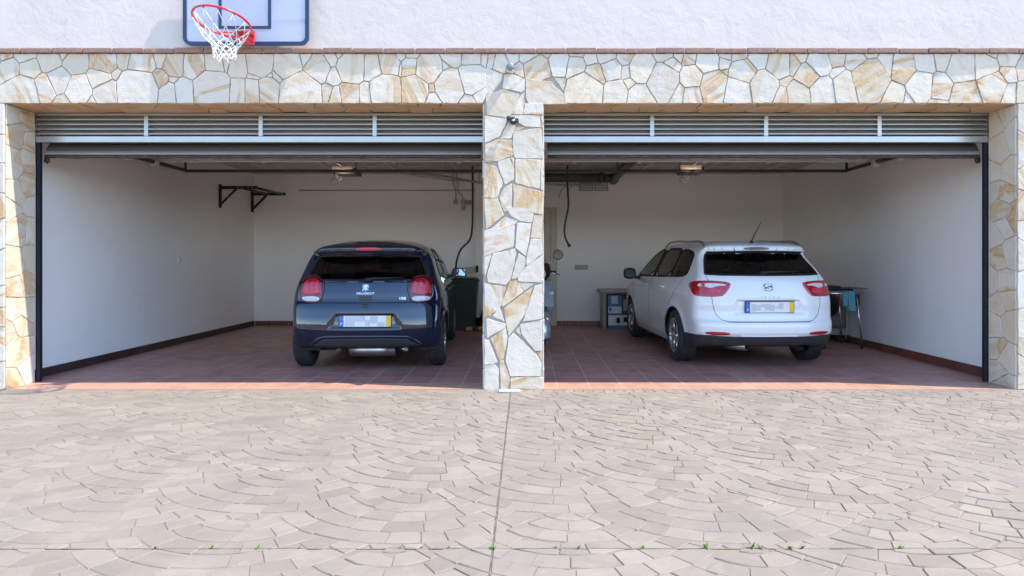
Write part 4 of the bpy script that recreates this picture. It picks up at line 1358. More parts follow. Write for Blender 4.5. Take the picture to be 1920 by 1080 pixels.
# panel gaps: tailgate outline, bumper seam, doors
gm = MB()
ribbon(K, 'rear', [(-.43, .955), (-.425, .86), (-.462, .748), (-.44, .733), (.44, .733), (.462, .748), (.425, .86), (.43, .955)], .009, .0015, mb=gm)
gm.build('tailgate_gap', MT['gap'], car1)
for sg in (-1, 1):
    gm = MB(); ribbon(K, 'rear', [(sg * .44, .733), (sg * .60, .745), (sg * .66, .758)], .007, .0015, mb=gm); gm.build('bumper_gap', MT['gap'], car1)
for sd in ('left', 'right'):
    for ln in ([(.60, .98), (.66, .80), (.80, .55), (.88, .32), (.90, .25)], [(1.29, .95), (1.30, .6), (1.30, .26)], [(2.33, .95), (2.36, .6), (2.34, .26)]):
        gm = MB(); ribbon(K, sd, ln, .006, .0012, mb=gm); gm.build('door_gap', MT['gap'], car1)
# lower bumper insert with a raised lip above it
shell(K, 'bumper_insert', 'rear', [(-.56, .268), (-.47, .315), (-.42, .355), (.42, .355), (.47, .315), (.56, .268), (.45, .262), (-.45, .262)], MT['trim'], car1, off=.006, it=1)
lm = MB(); ribbon(K, 'rear', [(-.56, .285), (-.49, .345), (-.43, .372), (-.2, .378), (.2, .378), (.43, .372), (.49, .345), (.56, .285)], .022, .010, mb=lm, depth=.012)
lm.build('bumper_lip', MT['blackpaint'], car1)
# wiper
M_ = rear_frame(K, .02, .968, .014)
wp = MB()
wp.tube([M_ @ Vector((0, 0, 0)), M_ @ Vector((0.06, .006, .022)), M_ @ Vector((.36, .018, .020))], [.016, .011, .006], 8)
wp.box(-.03, .03, -.018, .018, -.01, .02, .006, M_)
wp.build('rear_wiper', MT['black'], car1)
# badge: a rampant lion in silver, name and model in raised letters
lion = [(-.010, -.036), (.004, -.036), (.003, -.022), (.010, -.012), (.020, -.018), (.020, -.034), (.034, -.034), (.030, -.026), (.029, -.012), (.022, -.001), (.016, .006), (.030, .010), (.036, .020), (.029, .024), (.025, .017), (.014, .016), (.016, .024), (.030, .032), (.028, .038), (.016, .034), (.006, .038), (-.006, .040), (-.016, .034), (-.026, .036), (-.034, .030), (-.024, .027), (-.018, .022), (-.030, .018), (-.036, .008), (-.030, .004), (-.024, .010), (-.012, .010), (-.014, .000), (-.022, -.010), (-.034, -.020), (-.026, -.026), (-.014, -.018), (-.006, -.014), (-.006, -.024)]
M_ = rear_frame(K, .0, .888, .002)
em = MB(); em.prism([(-a, b) for a, b in lion], 0, .006, M_); em.build('lion_emblem', MT['chrome'], car1)
def lettering(body, parent, txt, x, z, size, spacing, sx, mat_, bold=0.0):
    me = text_mesh(txt, size, .0015, spacing, bold, sx); me.materials.append(mat_)
    o = link('lettering', me, parent); o.matrix_local = rear_frame(body, x, z, .003); return o
lettering(K, car1, 'PEUGEOT', 0.0, .830, .030, 1.05, 1.35, MT['chrome'], .0006)
lettering(K, car1, '108', .375, .776, .040, 1.0, 1.25, MT['chrome'], .001)
M_ = rear_frame(K, .0, .782, .002)
bt = MB(); bt.box(-.062, .062, -.024, .024, 0, .003, .002, M_); bt.build('tailgate_button', MT['trim'], car1)
M_ = rear_frame(K, .0, .700, .0)
bt = MB(); bt.box(-.032, .032, -.018, .016, -.005, .018, .008, M_); bt.lathe([(.011, .018), (.012, .021), (.008, .022), (.0, .0215)], 16, M_)
bt.build('rear_camera', MT['enamel'], car1)
number_plate(K, car1, .005, .540, .012, [(.03, .26, .02, .98), (.26, .50, .45, 1), (.50, .62, .05, .6), (.62, .8, .3, .95), (.8, .97, .0, .4)])
# exhaust and axle under the tail
ex = MB(); ex.tube([(-.20, .30, .205), (.28, .30, .205)], .072, 16); ex.tube([(.28, .30, .21), (.36, .22, .225), (.41, .13, .228)], .022, 10)
ex.build('exhaust', MT['steel'], car1)
ax = MB(); ax.tube([(-.64, .5, .25), (.64, .5, .25)], .035, 10)
for sg in (-1, 1): ax.tube([(sg * .52, .45, .20), (sg * .52, .45, .42)], .045, 10); ax.box(sg * .46 - .09, sg * .46 + .09, .36, .5, .19, .23, .012)
ax.build('rear_axle', MT['under'], car1)
# mirrors and handles
for sg in (-1, 1):
    mm = MB(); Mm = Matrix.Translation((sg * .885, 2.06, 1.02)) @ Matrix.Rotation(sg * rad(-6), 4, 'Z')
    mm.box(-.095, .095, -.045, .07, -.065, .062, .032, Mm); mm.tube([(sg * .70, 2.10, .95), (sg * .83, 2.08, .985)], .020, 8)
    mo = mm.build('wing_mirror', MT['blackpaint'], car1)
    mg = MB(); mg.box(-.080, .080, -.052, -.046, -.050, .048, .002, Mm); mg.build('mirror_glass', MT['mirrorglass'], mo)
    for yy in (.78, 1.46):
        hx = float(K.onto('right', np.array([yy]), np.array([.84]))[0, 0])
        hd = MB(); hd.tube([(sg * (hx + .002), yy, .84), (sg * (hx + .03), yy + .02, .845), (sg * (hx + .032), yy + .14, .85), (sg * (hx + .002), yy + .17, .85)], .010, 8)
        hd.build('door_handle', MT['blackpaint'], car1)
for sx_ in (-.34, .34): seat(car1, sx_, 1.35, .50, .56)
seat(car1, 0, .72, 1.12, .52)

# ================================================================== white estate car
E = CarBody(
    4.12,
    W=[(.15, .75), (.25, .805), (.36, .832), (.5, .846), (.62, .8465), (.75, .842), (.86, .825), (.95, .79), (1.02, .755), (1.12, .712), (1.25, .652), (1.36, .598), (1.46, .54)],
    P=[(-.1, .80), (0, .835), (.12, .872), (.3, .920), (.6, .96), (1.1, 1.0), (3.1, 1.0), (3.6, .97), (3.9, .90), (4.3, .76)],
    R=[(.15, .20), (.24, .12), (.29, .075), (.345, .040), (.375, .022), (.40, .004), (.46, .0), (.52, .008), (.535, .030), (.56, .040), (.655, .050), (.70, .048), (.78, .060), (.92, .098), (1.0, .138), (1.045, .182), (1.262, .448), (1.283, .458), (1.300, .418), (1.335, .405), (1.372, .45), (1.408, .58), (1.49, 1.0)],
    C=(.13, .30),
    T=[(-.2, 1.37), (.38, 1.402), (.70, 1.422), (1.1, 1.425), (1.7, 1.448), (2.2, 1.43), (2.5, 1.37), (2.9, 1.15), (3.2, .995), (3.4, .95), (3.75, .88), (4.0, .77), (4.3, .6)],
    F=[(.15, 4.03), (.4, 4.12), (.7, 4.09), (.9, 4.0), (1.0, 3.8), (1.6, 3.8)],
    B=[(-.2, .265), (.2, .25), (.5, .2), (1.0, .175), (3.2, .175), (4.2, .2)],
    crown=.05, kroof=.075, kedge=.05,
    recess=lambda ax, z: 0.022 * sstep(z, .605, .625) * (1 - sstep(z, .758, .770)) * (1 - sstep(ax - (z - .695) * -.5, .33, .40)),
    flare=lambda y, z: 0.012 * np.exp(-((np.hypot(y - .80, z - .31) - .350) / .035) ** 2) * (z > .2) + 0.010 * np.exp(-((z - (.80 + .02 * y)) / .022) ** 2) * (y > .45) - 0.012 * np.exp(-((z - .45) / .10) ** 2) * sstep(y, 1.2, 1.5) * (1 - sstep(y, 2.6, 2.9)))
car2 = thing('estate_car', (2.60, 1.02, 0.006), 'white estate car with roof rails parked tail out in the right bay', 'car', rz=rad(2.8))
car2.scale = (1, 1, .975)

V, F = body_mesh(E, cell)
RW2 = [(-.625, 1.038), (0, 1.032), (.625, 1.038), (.622, 1.062), (.553, 1.254), (.535, 1.280), (0, 1.285), (-.535, 1.280), (-.553, 1.254), (-.622, 1.062)]
SW2 = [[(.66, 1.03), (.62, 1.06), (.65, 1.23), (.71, 1.285), (.90, 1.315), (1.15, 1.332), (1.17, 1.005), (.85, 1.01)],
       [(1.20, 1.0), (1.18, 1.335), (1.50, 1.345), (1.90, 1.35), (1.96, .985)],
       [(2.06, .985), (2.00, 1.35), (2.20, 1.335), (2.42, 1.28), (2.80, 1.07), (2.98, .975)]]
WS2 = [(-.60, 2.88), (-.50, 2.42), (.50, 2.42), (.60, 2.88), (.54, 3.04), (-.54, 3.04)]
arch2 = [(.80, .305, .345), (3.27, .305, .345)]
cuts = [('rear', [(a, b + .010 * (b > 1.24)) for a, b in RW2], 1), ('top', WS2, 2)]
for sd in ('left', 'right'):
    for q in SW2: cuts.append((sd, q, 1))
    for cy, cz, r in arch2: cuts.append((sd, circle(cy, cz, r), 0))
LOWP = [(-1.2, .0), (-1.2, .378), (-.60, .378), (-.4, .366), (.4, .366), (.60, .378), (1.2, .378), (1.2, 0)]
cuts.append(('rear', LOWP, 0))
V, F, pieces = carve(E, V, F, cuts, cell)
low = pieces[-1]
lc = V[low].mean(1)
tail = lc[:, 1] < .47
F = np.concatenate([F, low[~tail]])
fc = V[F].mean(1); nf = E.normal(fc)
und = (nf[:, 2] < -0.75) & (fc[:, 2] < 0.33)
mesh_obj('body', *compact(V, F[~und]), MT['whitepaint'], car2, True)
mesh_obj('underbody', *compact(V, F[und]), MT['under'], car2, True)
mesh_obj('lower_bumper', *compact(V, low[tail]), MT['trim'], car2, True)
lining_of(E, V, F, 'cabin_lining', car2)
wells(car2, arch2, .29, .79)
for cy in (.80, 3.27):
    for sg in (-1, 1): wheel(car2, sg * (.735 if cy < 1 else .73), cy, .305, .20, sg, 5, (MT['rubber'], MT['alloy']))
glazing(E, car2, 'rear', RW2, 'rear_window', MT['midglass'], .022, it=1)
glazing(E, car2, 'top', WS2, 'windscreen', MT['paleglass'])
for sd in ('left', 'right'):
    for k, q in enumerate(SW2): glazing(E, car2, sd, q, 'side_window', MT['midglass'] if k < 2 else MT['paleglass'], .030, it=1)
    shell(E, 'door_pillar', sd, [(1.14, 1.01), (1.12, 1.325), (1.21, 1.33), (1.23, 1.005)], MT['gap'], car2, off=.003, it=0)
    bp = shell(E, 'door_pillar', sd, [(1.92, .99), (1.88, 1.335), (2.03, 1.335), (2.10, .99)], MT['gap'], car2, off=.003, it=0)
    wb = MB(); ribbon(E, sd, [(.70, 1.014), (.85, 1.006), (1.2, 1.0), (2.0, .983), (2.95, .968)], .022, .0045, mb=wb); wb.build('window_strip', MT['gap'], car2)
M_ = MB()
ribbon(E, 'rear', [(-.545, 1.287), (-.3, 1.292), (0, 1.294), (.3, 1.292), (.545, 1.287)], .034, .013, mb=M_)
M_.build('spoiler_lip', MT['gap'], car2)
shell(E, 'brake_light', 'rear', [(-.145, 1.322), (.145, 1.322), (.138, 1.346), (-.138, 1.346)], MT['darklens'], car2, off=.004, it=1)
for sg in (-1, 1):
    out = [(.385, .930), (.41, .958), (.56, .972), (.68, .972), (.74, .962), (.766, .90), (.764, .82), (.725, .798), (.545, .796), (.465, .812)]
    tl = shell(E, 'tail_light', 'rear', [(sg * a, b) for a, b in out], MT['redlens'], car2, off=.007, it=1)
    shell(E, 'clear_lens', 'rear', [(sg * a, b) for a, b in [(.435, .918), (.45, .937), (.60, .945), (.655, .942), (.655, .905), (.60, .885), (.52, .915)]], MT['clearlens'], tl, off=.0105)
    shell(E, 'lamp_bowl', 'rear', [(sg * a, b) for a, b in [(.50, .885), (.56, .90), (.64, .875), (.655, .84), (.56, .826), (.50, .84)]], MT['pinklens'], tl, off=.0105)
    shell(E, 'outer_lens', 'rear', [(sg * a, b) for a, b in [(.675, .945), (.705, .94), (.718, .90), (.675, .90)]], MT['clearlens'], tl, off=.0105)
    shell(E, 'reflector', 'rear', [(sg * a, b) for a, b in [(.425, .382), (.43, .417), (.68, .421), (.66, .384)]], MT['redlens'], car2, off=.005, it=1)
gm = MB()
ribbon(E, 'rear', [(-.625, 1.022), (-.61, .975), (-.595, .81), (-.585, .70), (-.555, .60), (-.50, .545), (-.43, .527), (.43, .527), (.50, .545), (.555, .60), (.585, .70), (.595, .81), (.61, .975), (.625, 1.022)], .0065, .0013, mb=gm)
gm.build('tailgate_gap', MT['grey_gap'], car2)
for sd in ('left', 'right'):
    for ln in ([(.66, .995), (.78, .85), (1.06, .62), (1.16, .40), (1.17, .27)], [(2.01, .985), (2.03, .6), (2.0, .27)], [(3.0, .96), (3.03, .7), (2.92, .45), (2.90, .27), (1.18, .27)]):
        gm = MB(); ribbon(E, sd, ln, .006, .0013, mb=gm); gm.build('door_gap', MT['grey_gap'], car2)
M_ = rear_frame(E, -.03, 1.042, .014)
wp = MB(); wp.tube([M_ @ Vector((0, 0, 0)), M_ @ Vector((.07, .004, .02)), M_ @ Vector((.40, .012, .016))], [.016, .011, .006], 8); wp.box(-.03, .03, -.016, .016, -.01, .02, .006, M_)
wp.build('rear_wiper', MT['black'], car2)
# badge: rounded chrome shield with a split S
M_ = rear_frame(E, 0, .900, .002)
sh = [(-.045, .030), (-.036, .038), (.036, .038), (.045, .030), (.043, -.028), (.033, -.037), (-.033, -.037), (-.043, -.028)]
em = MB(); em.prism(sh, 0, .005, M_); emo = em.build('emblem', MT['trim'], car2)
fr = MB(); fr.tube([M_ @ Vector((a, b, .006)) for a, b in sh], .004, 6, closed=True)
sb = [[(-.032, .004), (-.032, .026), (-.022, .030), (.034, .030), (.034, .018), (-.018, .018), (-.018, .010), (.030, .004)],
      [(.032, -.003), (.032, -.024), (.022, -.029), (-.034, -.029), (-.034, -.017), (.018, -.017), (.018, -.009), (-.030, -.003)]]
for p in sb: fr.prism(p, .005, .009, M_)
fr.build('emblem_chrome', MT['chrome'], emo)
lettering(E, car2, 'IBIZA', .015, .792, .036, 2.3, 1.15, MT['steel'], .0006)
number_plate(E, car2, .005, .686, .012, [(.03, .15, .1, .8), (.15, .27, .2, .7), (.27, .38, .5, .8), (.38, .50, .25, .8), (.5, .62, .15, .75), (.62, .72, .4, .6), (.72, .84, .3, .9)])
ch = MB(); ribbon(E, 'rear', [(-.34, .757), (-.30, .768), (.30, .768), (.34, .757)], .016, .012, mb=ch, depth=.014); ch.build('plate_light_bar', MT['whitepaint'], car2)
ex = MB(); ex.tube([(.42, .45, .225), (.42, .10, .235)], .030, 16, caps=False); ex.tube([(-.35, .5, .235), (-.15, .3, .235)], .06, 12); ex.build('exhaust', MT['chrome'], car2)
for sg in (-1, 1):
    rl = MB()
    R_ = []
    for k in range(15):
        yy = .50 + k * (2.25 - .50) / 14
        p = E.onto('top', np.array([sg * .545]), np.array([yy]))[0]
        lift = .045 * min(1.0, math.sin(PI * min(max((k + .02) / 14, 0.0), 1.0)) * 3.2)
        R_.append((p[0], yy, p[2] + lift + .002))
    rl.tube(R_, .014, 10)
    rl.build('roof_rail', MT['steel'], car2)
    mm = MB(); Mm = Matrix.Translation((sg * .955, 2.72, 1.005))
    mm.box(-.092, .092, -.05, .08, -.085, .080, .066, Mm); mm.tube([(sg * .78, 2.78, .93), (sg * .90, 2.74, .96)], .026, 8)
    mo = mm.build('wing_mirror', MT['black'], car2)
    mg = MB(); mg.box(-.062, .062, -.056, -.049, -.055, .052, .003, Mm); mg.build('mirror_glass', MT['darkmirror'], mo)
    for yy in (1.26, 2.12):
        hx = float(E.onto('right', np.array([yy]), np.array([.865]))[0, 0])
        hd = MB(); hd.tube([(sg * (hx + .002), yy, .86), (sg * (hx + .032), yy + .02, .865), (sg * (hx + .034), yy + .16, .868), (sg * (hx + .002), yy + .19, .87)], .011, 8)
        hd.build('door_handle', MT['whitepaint'], car2)
p = E.onto('top', np.array([0.0]), np.array([.56]))[0]
an = MB(); an.lathe([(.0, .03), (.014, .026), (.026, .0), (.026, -.01)], 16, Matrix.Translation(p))
an.tube([(p[0], p[1], p[2] + .015), (p[0] + .012, p[1] - .06, p[2] + .09), (p[0] + .045, p[1] - .18, p[2] + .245)], [.008, .006, .0022], 8)
an.build('antenna', MT['black'], car2)
for sx_ in (-.36, .36): seat(car2, sx_, 1.75, .52, .56)
seat(car2, 0, 1.05, 1.2, .52)

# ------------------------------------------------------------------ basketball hoop on the plaster
hx, hz = -2.50, 3.10
H = thing('basketball_hoop', (hx, -0.02, hz), 'basketball hoop with navy framed clear backboard, red rim and white net', 'basketball hoop')
bw, bh = 0.562, 0.74
pn = MB(); pn.box(-bw + .012, bw - .012, -.060, -.052, .012, bh - .012)
pn.build('backboard', MT['acrylic'], H)
def rrect(x0, x1, z0, z1, r, n=6):
    P = []
    for cx_, cz_, a0 in ((x1 - r, z1 - r, 0), (x0 + r, z1 - r, 90), (x0 + r, z0 + r, 180), (x1 - r, z0 + r, 270)):
        for k in range(n + 1):
            a = rad(a0 + 90 * k / n); P.append((cx_ + r * math.cos(a), cz_ + r * math.sin(a)))
    return P
def ring_frame(mb, o, i, y0, y1):
    n = len(o)
    vs = [(a, y0, b) for a, b in o] + [(a, y0, b) for a, b in i] + [(a, y1, b) for a, b in o] + [(a, y1, b) for a, b in i]
    fs = []
    for k in range(n):
        j = (k + 1) % n
        fs += [(k, j, n + j, n + k), (2 * n + k, 3 * n + k, 3 * n + j, 2 * n + j), (k, 2 * n + k, 2 * n + j, j), (n + k, n + j, 3 * n + j, 3 * n + k)]
    mb.add(vs, fs)
fr = MB(); ring_frame(fr, rrect(-bw, bw, 0, bh, .07), rrect(-bw + .030, bw - .030, .030, bh - .030, .045), -.070, -.046)
fr.build('board_frame', MT['boardnavy'], H)
tg = MB(); ring_frame(tg, rrect(-.245, .225, .145, .62, .004), rrect(-.218, .198, .172, .593, .003), -.0635, -.0605)
tg.build('target_square', MT['boardnavy'], H)
bk = MB()
bk.box(-bw + .03, bw - .03, -.045, -.025, .205, .235)
for sg in (-1, 1): bk.tube([(sg * .03 + .03, -.032, .215), (sg * .30 + .03, -.032, .52)], .014, 8)
bk.box(-.35, .35, -.045, .018, .52, .56)
bk.build('support_frame', MT['boardgrey'], H)
# rim: bent up a little at its front
rc = Vector((-.055, -.42, .085)); rr_ = .232
tilt = Matrix.Translation(rc) @ Matrix.Rotation(rad(6), 4, 'Y') @ Matrix.Rotation(rad(-13), 4, 'X')
rm = MB()
ringp = [tilt @ Vector((rr_ * math.cos(2 * PI * k / 48), rr_ * math.sin(2 * PI * k / 48), 0)) for k in range(48)]
rm.tube(ringp, .0095, 10, closed=True)
rm.box(-.045, .085, -.090, -.071, -.005, .125, .004)
rm.prism([(-.09, -.085), (.09, -.085), (.05, -.21), (-.05, -.21)], .075, .080)
a0 = tilt @ Vector((-.14, .185, 0)); a1 = tilt @ Vector((.14, .185, 0))
for q, bx_ in ((a0, -.03), (a1, .07)):
    rm.tube([q, Vector((bx_, -.09, .02))], .008, 8)
    rm.tube([q, Vector((bx_, -.09, .105))], .008, 8)
for k in range(12):
    a = 2 * PI * (k + .5) / 12
    p = tilt @ Vector((rr_ * math.cos(a), rr_ * math.sin(a), 0))
    rm.tube([p + Vector((0, 0, -.006)), p + Vector((.006, 0, -.022)), p + Vector((-.006, 0, -.022)), p + Vector((0, 0, -.006))], .0035, 6)
rm.build('rim', MT['red'], H)
nt = MB()
levels = [(0.0, rr_ * .985), (.085, .178), (.145, .138), (.19, .112), (.23, .096), (.265, .088), (.29, .090)]
def npt(l, a):
    d, r = levels[l]
    top = tilt @ Vector((r * math.cos(a), r * math.sin(a), -.02))
    flat = rc + Vector((r * math.cos(a) * 1.0 + .015, r * math.sin(a) + .02, -d))
    k = min(1, l / 3)
    v = top * (1 - k) + flat * k
    if l == 0: return v
    v = Vector((v.x, v.y, (top.z - d) * (1 - k) + flat.z * k))
    return v + Vector((random.uniform(-1, 1), random.uniform(-1, 1), random.uniform(-1, 1))) * .006
rows = []
for l in range(len(levels)):
    rows.append([npt(l, 2 * PI * (k + (.5 if l % 2 == 0 else 0.0)) / 12) for k in range(12)])
for l in range(len(levels) - 1):
    for k in range(12):
        o = (1 if l % 2 == 0 else -1)
        for t_ in (0, o):
            a, b = rows[l][k], rows[l + 1][(k + t_) % 12]
            mid = (a + b) / 2 + Vector((0, 0, -.004))
            nt.tube([a, mid, b], .0036 if l < 2 else .0044, 6)
for l in range(2, len(levels)):
    for k in range(12):
        p = rows[l][k]; nt.box(p.x - .006, p.x + .006, p.y - .006, p.y + .006, p.z - .007, p.z + .007, .002)
for k in range(12):
    a, b = rows[-1][k], rows[-1][(k + 1) % 12]
    if k % 2 == 0: nt.tube([a, (a + b) / 2 + Vector((0, 0, -.035)), b], .0044, 6)
nt.build('net', MT['net'], H)

# ------------------------------------------------------------------ small fittings on the centre pillar
x, z = at(957, 127, -.02)
L1 = thing('spotlight', (x, -.014, z), 'small round glass spotlight on the stone band above the pillar', 'spotlight')
m = MB(); m.lathe([(.0, .0), (.030, .0), (.032, .018), (.028, .03), (.0, .032)], 20, FRONT); m.build('mount', MT['chrome'], L1)
m = MB(); m.lathe([(.026, .03), (.036, .045), (.036, .075), (.024, .088), (.0, .092)], 20, FRONT @ Matrix.Rotation(rad(8), 4, 'X')); m.build('glass_dome', MT['lamplens'], L1)
m = MB(); m.box(-.03, .03, -.060, -.012, -.052, -.022, .008); m.build('lamp_foot', MT['chrome'], L1)
x, z = at(963, 229, -.04)
L2 = thing('security_camera', (x, -.014, z), 'small black security camera on the front of the stone pillar', 'camera')
m = MB(); m.lathe([(.0, .0), (.028, .0), (.028, .010), (.012, .016), (.010, .05)], 20, FRONT @ Matrix.Translation((-.02, .02, 0))); m.build('wall_mount', MT['black'], L2)
m = MB(); m.lathe([(.0, -.002), (.024, .006), (.037, .03), (.037, .055), (.030, .075), (.018, .082), (.0, .084)], 20, FRONT @ Matrix.Translation((0, 0, .035))); m.build('camera_body', MT['enamel'], L2)
m = MB(); m.lathe([(.0, .088), (.010, .088), (.012, .083)], 16, FRONT @ Matrix.Translation((0, 0, .035))); m.build('lens', MT['chrome'], L2)
m = MB(); m.box(-.062, -.035, -.075, -.03, .01, .045, .006); m.box(.03, .045, -.09, -.05, -.01, .022, .004); m.build('visor', MT['black'], L2)

wp = MB(); wp.box(-.235, -.045, -.150, -.075, .006, .022, .004)
tag(wp.build('floor_plate', MT['platewhite']), 'small white plate on the paving at the foot of the stone pillar', 'plate')

# ------------------------------------------------------------------ weeds in the cross joint
rw = random.Random(11)
def weed(x, y, s, label):
    b = MB()
    for k in range(rw.randint(4, 8)):
        a = rw.uniform(0, 2 * PI); l = s * rw.uniform(.6, 1.2); lean = rw.uniform(.3, 1.1)
        d = Vector((math.cos(a) * lean, math.sin(a) * lean, 1)).normalized()
        side = Vector((-math.sin(a), math.cos(a), 0)) * l * .14
        p0 = Vector((0, 0, 0)); p1 = d * l * .55; p2 = d * l + Vector((0, 0, -l * .15))
        b.add([p0 - side * .4, p0 + side * .4, p1 + side, p1 - side, p2], [(0, 1, 2, 3), (3, 2, 4)])
    o = b.build('weed', MT['weed']); o.location = (x, y, .002)
    tag(o, label, 'weed', 'weeds in the paving joint')
def ground_at(px, py):
    d = FPX * CAM_Z / (py - PY0)
    return (px - PX0) * d / FPX, d + CAM_Y
big = 'tallest green weed in the paving joint at front right'
spots = [(290, 1031, .020), (397, 1030, .020), (485, 1030, .024), (562, 1029, .016), (750, 1029, .015), (790, 1029, .014), (842, 1028, .015), (925, 1030, .028), (1040, 1028, .018), (1085, 1027, .020), (1205, 1025, .022), (1320, 1025, .040), (1408, 1028, .034), (1424, 1028, .026), (1477, 1027, .024), (1501, 1026, .022), (1683, 1025, .026)]
for px, py, s in spots:
    x, y = ground_at(px, py)
    weed(x, JY + rw.uniform(-.006, .006), s, big if s == .040 else ('small weed where the two paving joints cross' if px == 925 else 'tiny green weed growing in the cross joint of the driveway'))

# ------------------------------------------------------------------ inside, left bay
x = IL
PB = thing('pull_up_bar', (IL, 4.95, 2.0), 'black steel pull up bar frame on the left garage wall', 'pull up bar')
def arm(y, dz):
    m = MB()
    m.box(.001, .035, y - .022, y + .022, .0 + dz, .375 + dz, .004)
    m.box(.036, .60, y - .020, y + .020, .295 + dz, .345 + dz, .004)
    m.tube([(.03, y, .06 + dz), (.27, y, .300 + dz)], .020, 4)
    m.build('wall_arm', MT['blacksteel'], PB)
arm(-.35, .0); arm(.92, .02)
for a, b in ((.33, .33), (.57, .57)):
    m = MB(); m.tube([(a, -.33, .32), (b, .90, .335)], .019, 12); m.build('grip_bar', MT['blacksteel'], PB)
bl = MB()
for yy in (-.375,):
    for xx in (.30, .37, .47, .53): bl.lathe([(0, .004), (.008, .003), (.009, 0)], 10, Matrix.Translation((xx, yy + .004, .32)) @ Matrix.Rotation(PI / 2, 4, 'X'))
    for xx in (.14, .165): bl.lathe([(0, .004), (.008, .003), (.009, 0)], 10, Matrix.Translation((xx, yy + .002, .06 + xx - .03)) @ Matrix.Rotation(PI / 2, 4, 'X'))
bl.build('bolt_heads', MT['steel'], PB)

m = MB(); m.box(IL + .001, IL + .014, 3.32, 3.40, 1.14, 1.22, .003); m.box(IL + .0145, IL + .019, 3.34, 3.38, 1.155, 1.205, .002)
tag(m.build('light_switch', MT['white_plastic']), 'small white light switch on the left garage wall', 'switch')

def opener(x, y, label, loop):
    t = thing('door_opener', (x, y, 2.40), label, 'door opener', group='ceiling mounted garage door openers')
    m = MB(); m.box(-.14, .17, -.14, .22, .0, .085, .02); m.build('motor_housing', MT['darkmetal'], t)
    m = MB(); m.box(-.17, .13, -.175, -.142, .02, .105, .015); m.build('lamp_cover', MT['courtesy'], t)
    ld = bpy.data.lights.new('courtesy_lamp', 'SPOT'); ld.energy = 8.5; ld.color = (1.0, 0.83, 0.64); ld.spot_size = rad(176); ld.spot_blend = 1.0; ld.shadow_soft_size = 0.16
    lo_ = link('courtesy_lamp', ld, t); lo_.location = (-.02, -.19, .0); lo_.rotation_euler = (rad(38), 0, 0)
    m = MB(); m.box(-.02, .02, -1.5, -.18, .095, .12); m.build('drive_rail', MT['steel'], t)
    m = MB()
    for sg in (-1, 1): m.box(sg * .12 - .012, sg * .12 + .012, .05, .075, .085, ZC - 2.40 - .003)
    m.build('hanger', MT['darkmetal'], t)
    c = MB()
    c.tube([(loop * .10, -.14, .02)] + [(loop * (.12 + .055 * math.sin(a)), -.15, -.06 - .07 * (1 - math.cos(a)) * .6) for a in np.linspace(-.6, 5.2, 18)], .005, 6)
    c.tube([(loop * .16, -.10, .02), (loop * .13, -.12, -.05), (loop * .05, -.12, -.09), (loop * .03, -.1, .01)], .005, 6)
    c.build('cable_loop', MT['black'], t)
opener((650 - PX0) / 130, 3.65, 'dark door opener with a pale lamp cover hanging in the left bay', -1)
opener((1293 - PX0) / 132, 3.5, 'dark door opener hanging under the right bay ceiling', -1)

cm = MB()
cm.tube(curve_path([(-2.35, 3.9, 2.50), (-1.9, 4.2, 2.515), (-1.3, 4.6, 2.50), (-.75, 4.9, 2.44), (-.2, 5.0, 2.44)]), .020, 8)
cm.tube([(-1.9, 4.2, 2.49), (-1.2, 4.4, 2.42), (-.8, 4.7, 2.43)], .014, 8)
for xx, yy, zz in ((-1.9, 4.2, 2.515), (-1.3, 4.6, 2.50), (-.75, 4.9, 2.44)): cm.box(xx - .012, xx + .012, yy - .03, yy + .03, zz - .02, ZC - .002)
tag(cm.build('ceiling_conduit', MT['conduit']), 'pale bundled conduit sagging below the left bay ceiling', 'conduit')
xa, za = at(560, 357, YB); xb, zb = at(893, 357, YB)
cm = MB(); cm.tube([(xa, YB - .012, za), (-.90, YB - .012, za)], .011, 8)
tag(cm.build('wall_conduit', MT['conduit']), 'thin pale conduit running level along the rear wall of the left bay', 'conduit')
J = thing('junction_boxes', (at(861, 380, YB)[0], YB - .002, at(861, 380, YB)[1]), 'pair of yellowed junction boxes with looping pipes on the back wall', 'junction box')
m = MB(); m.box(-.10, -.025, -.045, 0, -.03, .05, .012); m.build('box', MT['beige_plastic'], J)
m = MB(); m.box(.03, .11, -.045, 0, -.03, .05, .012); m.build('box', MT['beige_plastic'], J)
m = MB(); m.box(.045, .10, -.05, 0, -.14, -.045, .014); m.build('socket', MT['beige_plastic'], J)
m = MB(); m.tube([(-.06, -.02, .05), (-.06, -.02, .22), (-.11, -.02, .36), (-.12, -.02, .58)], .010, 8); m.build('pipe', MT['conduit'], J)
m = MB(); m.tube([(.07, -.02, .05), (.05, -.02, .13), (-.03, -.02, .22), (-.03, -.02, .40), (-.06, -.02, .58)], .010, 8); m.build('pipe', MT['conduit'], J)
m = MB(); m.box(.12, .21, -.02, 0, -.04, .045, .004); m.build('cover_plate', MT['greyplastic'], J)

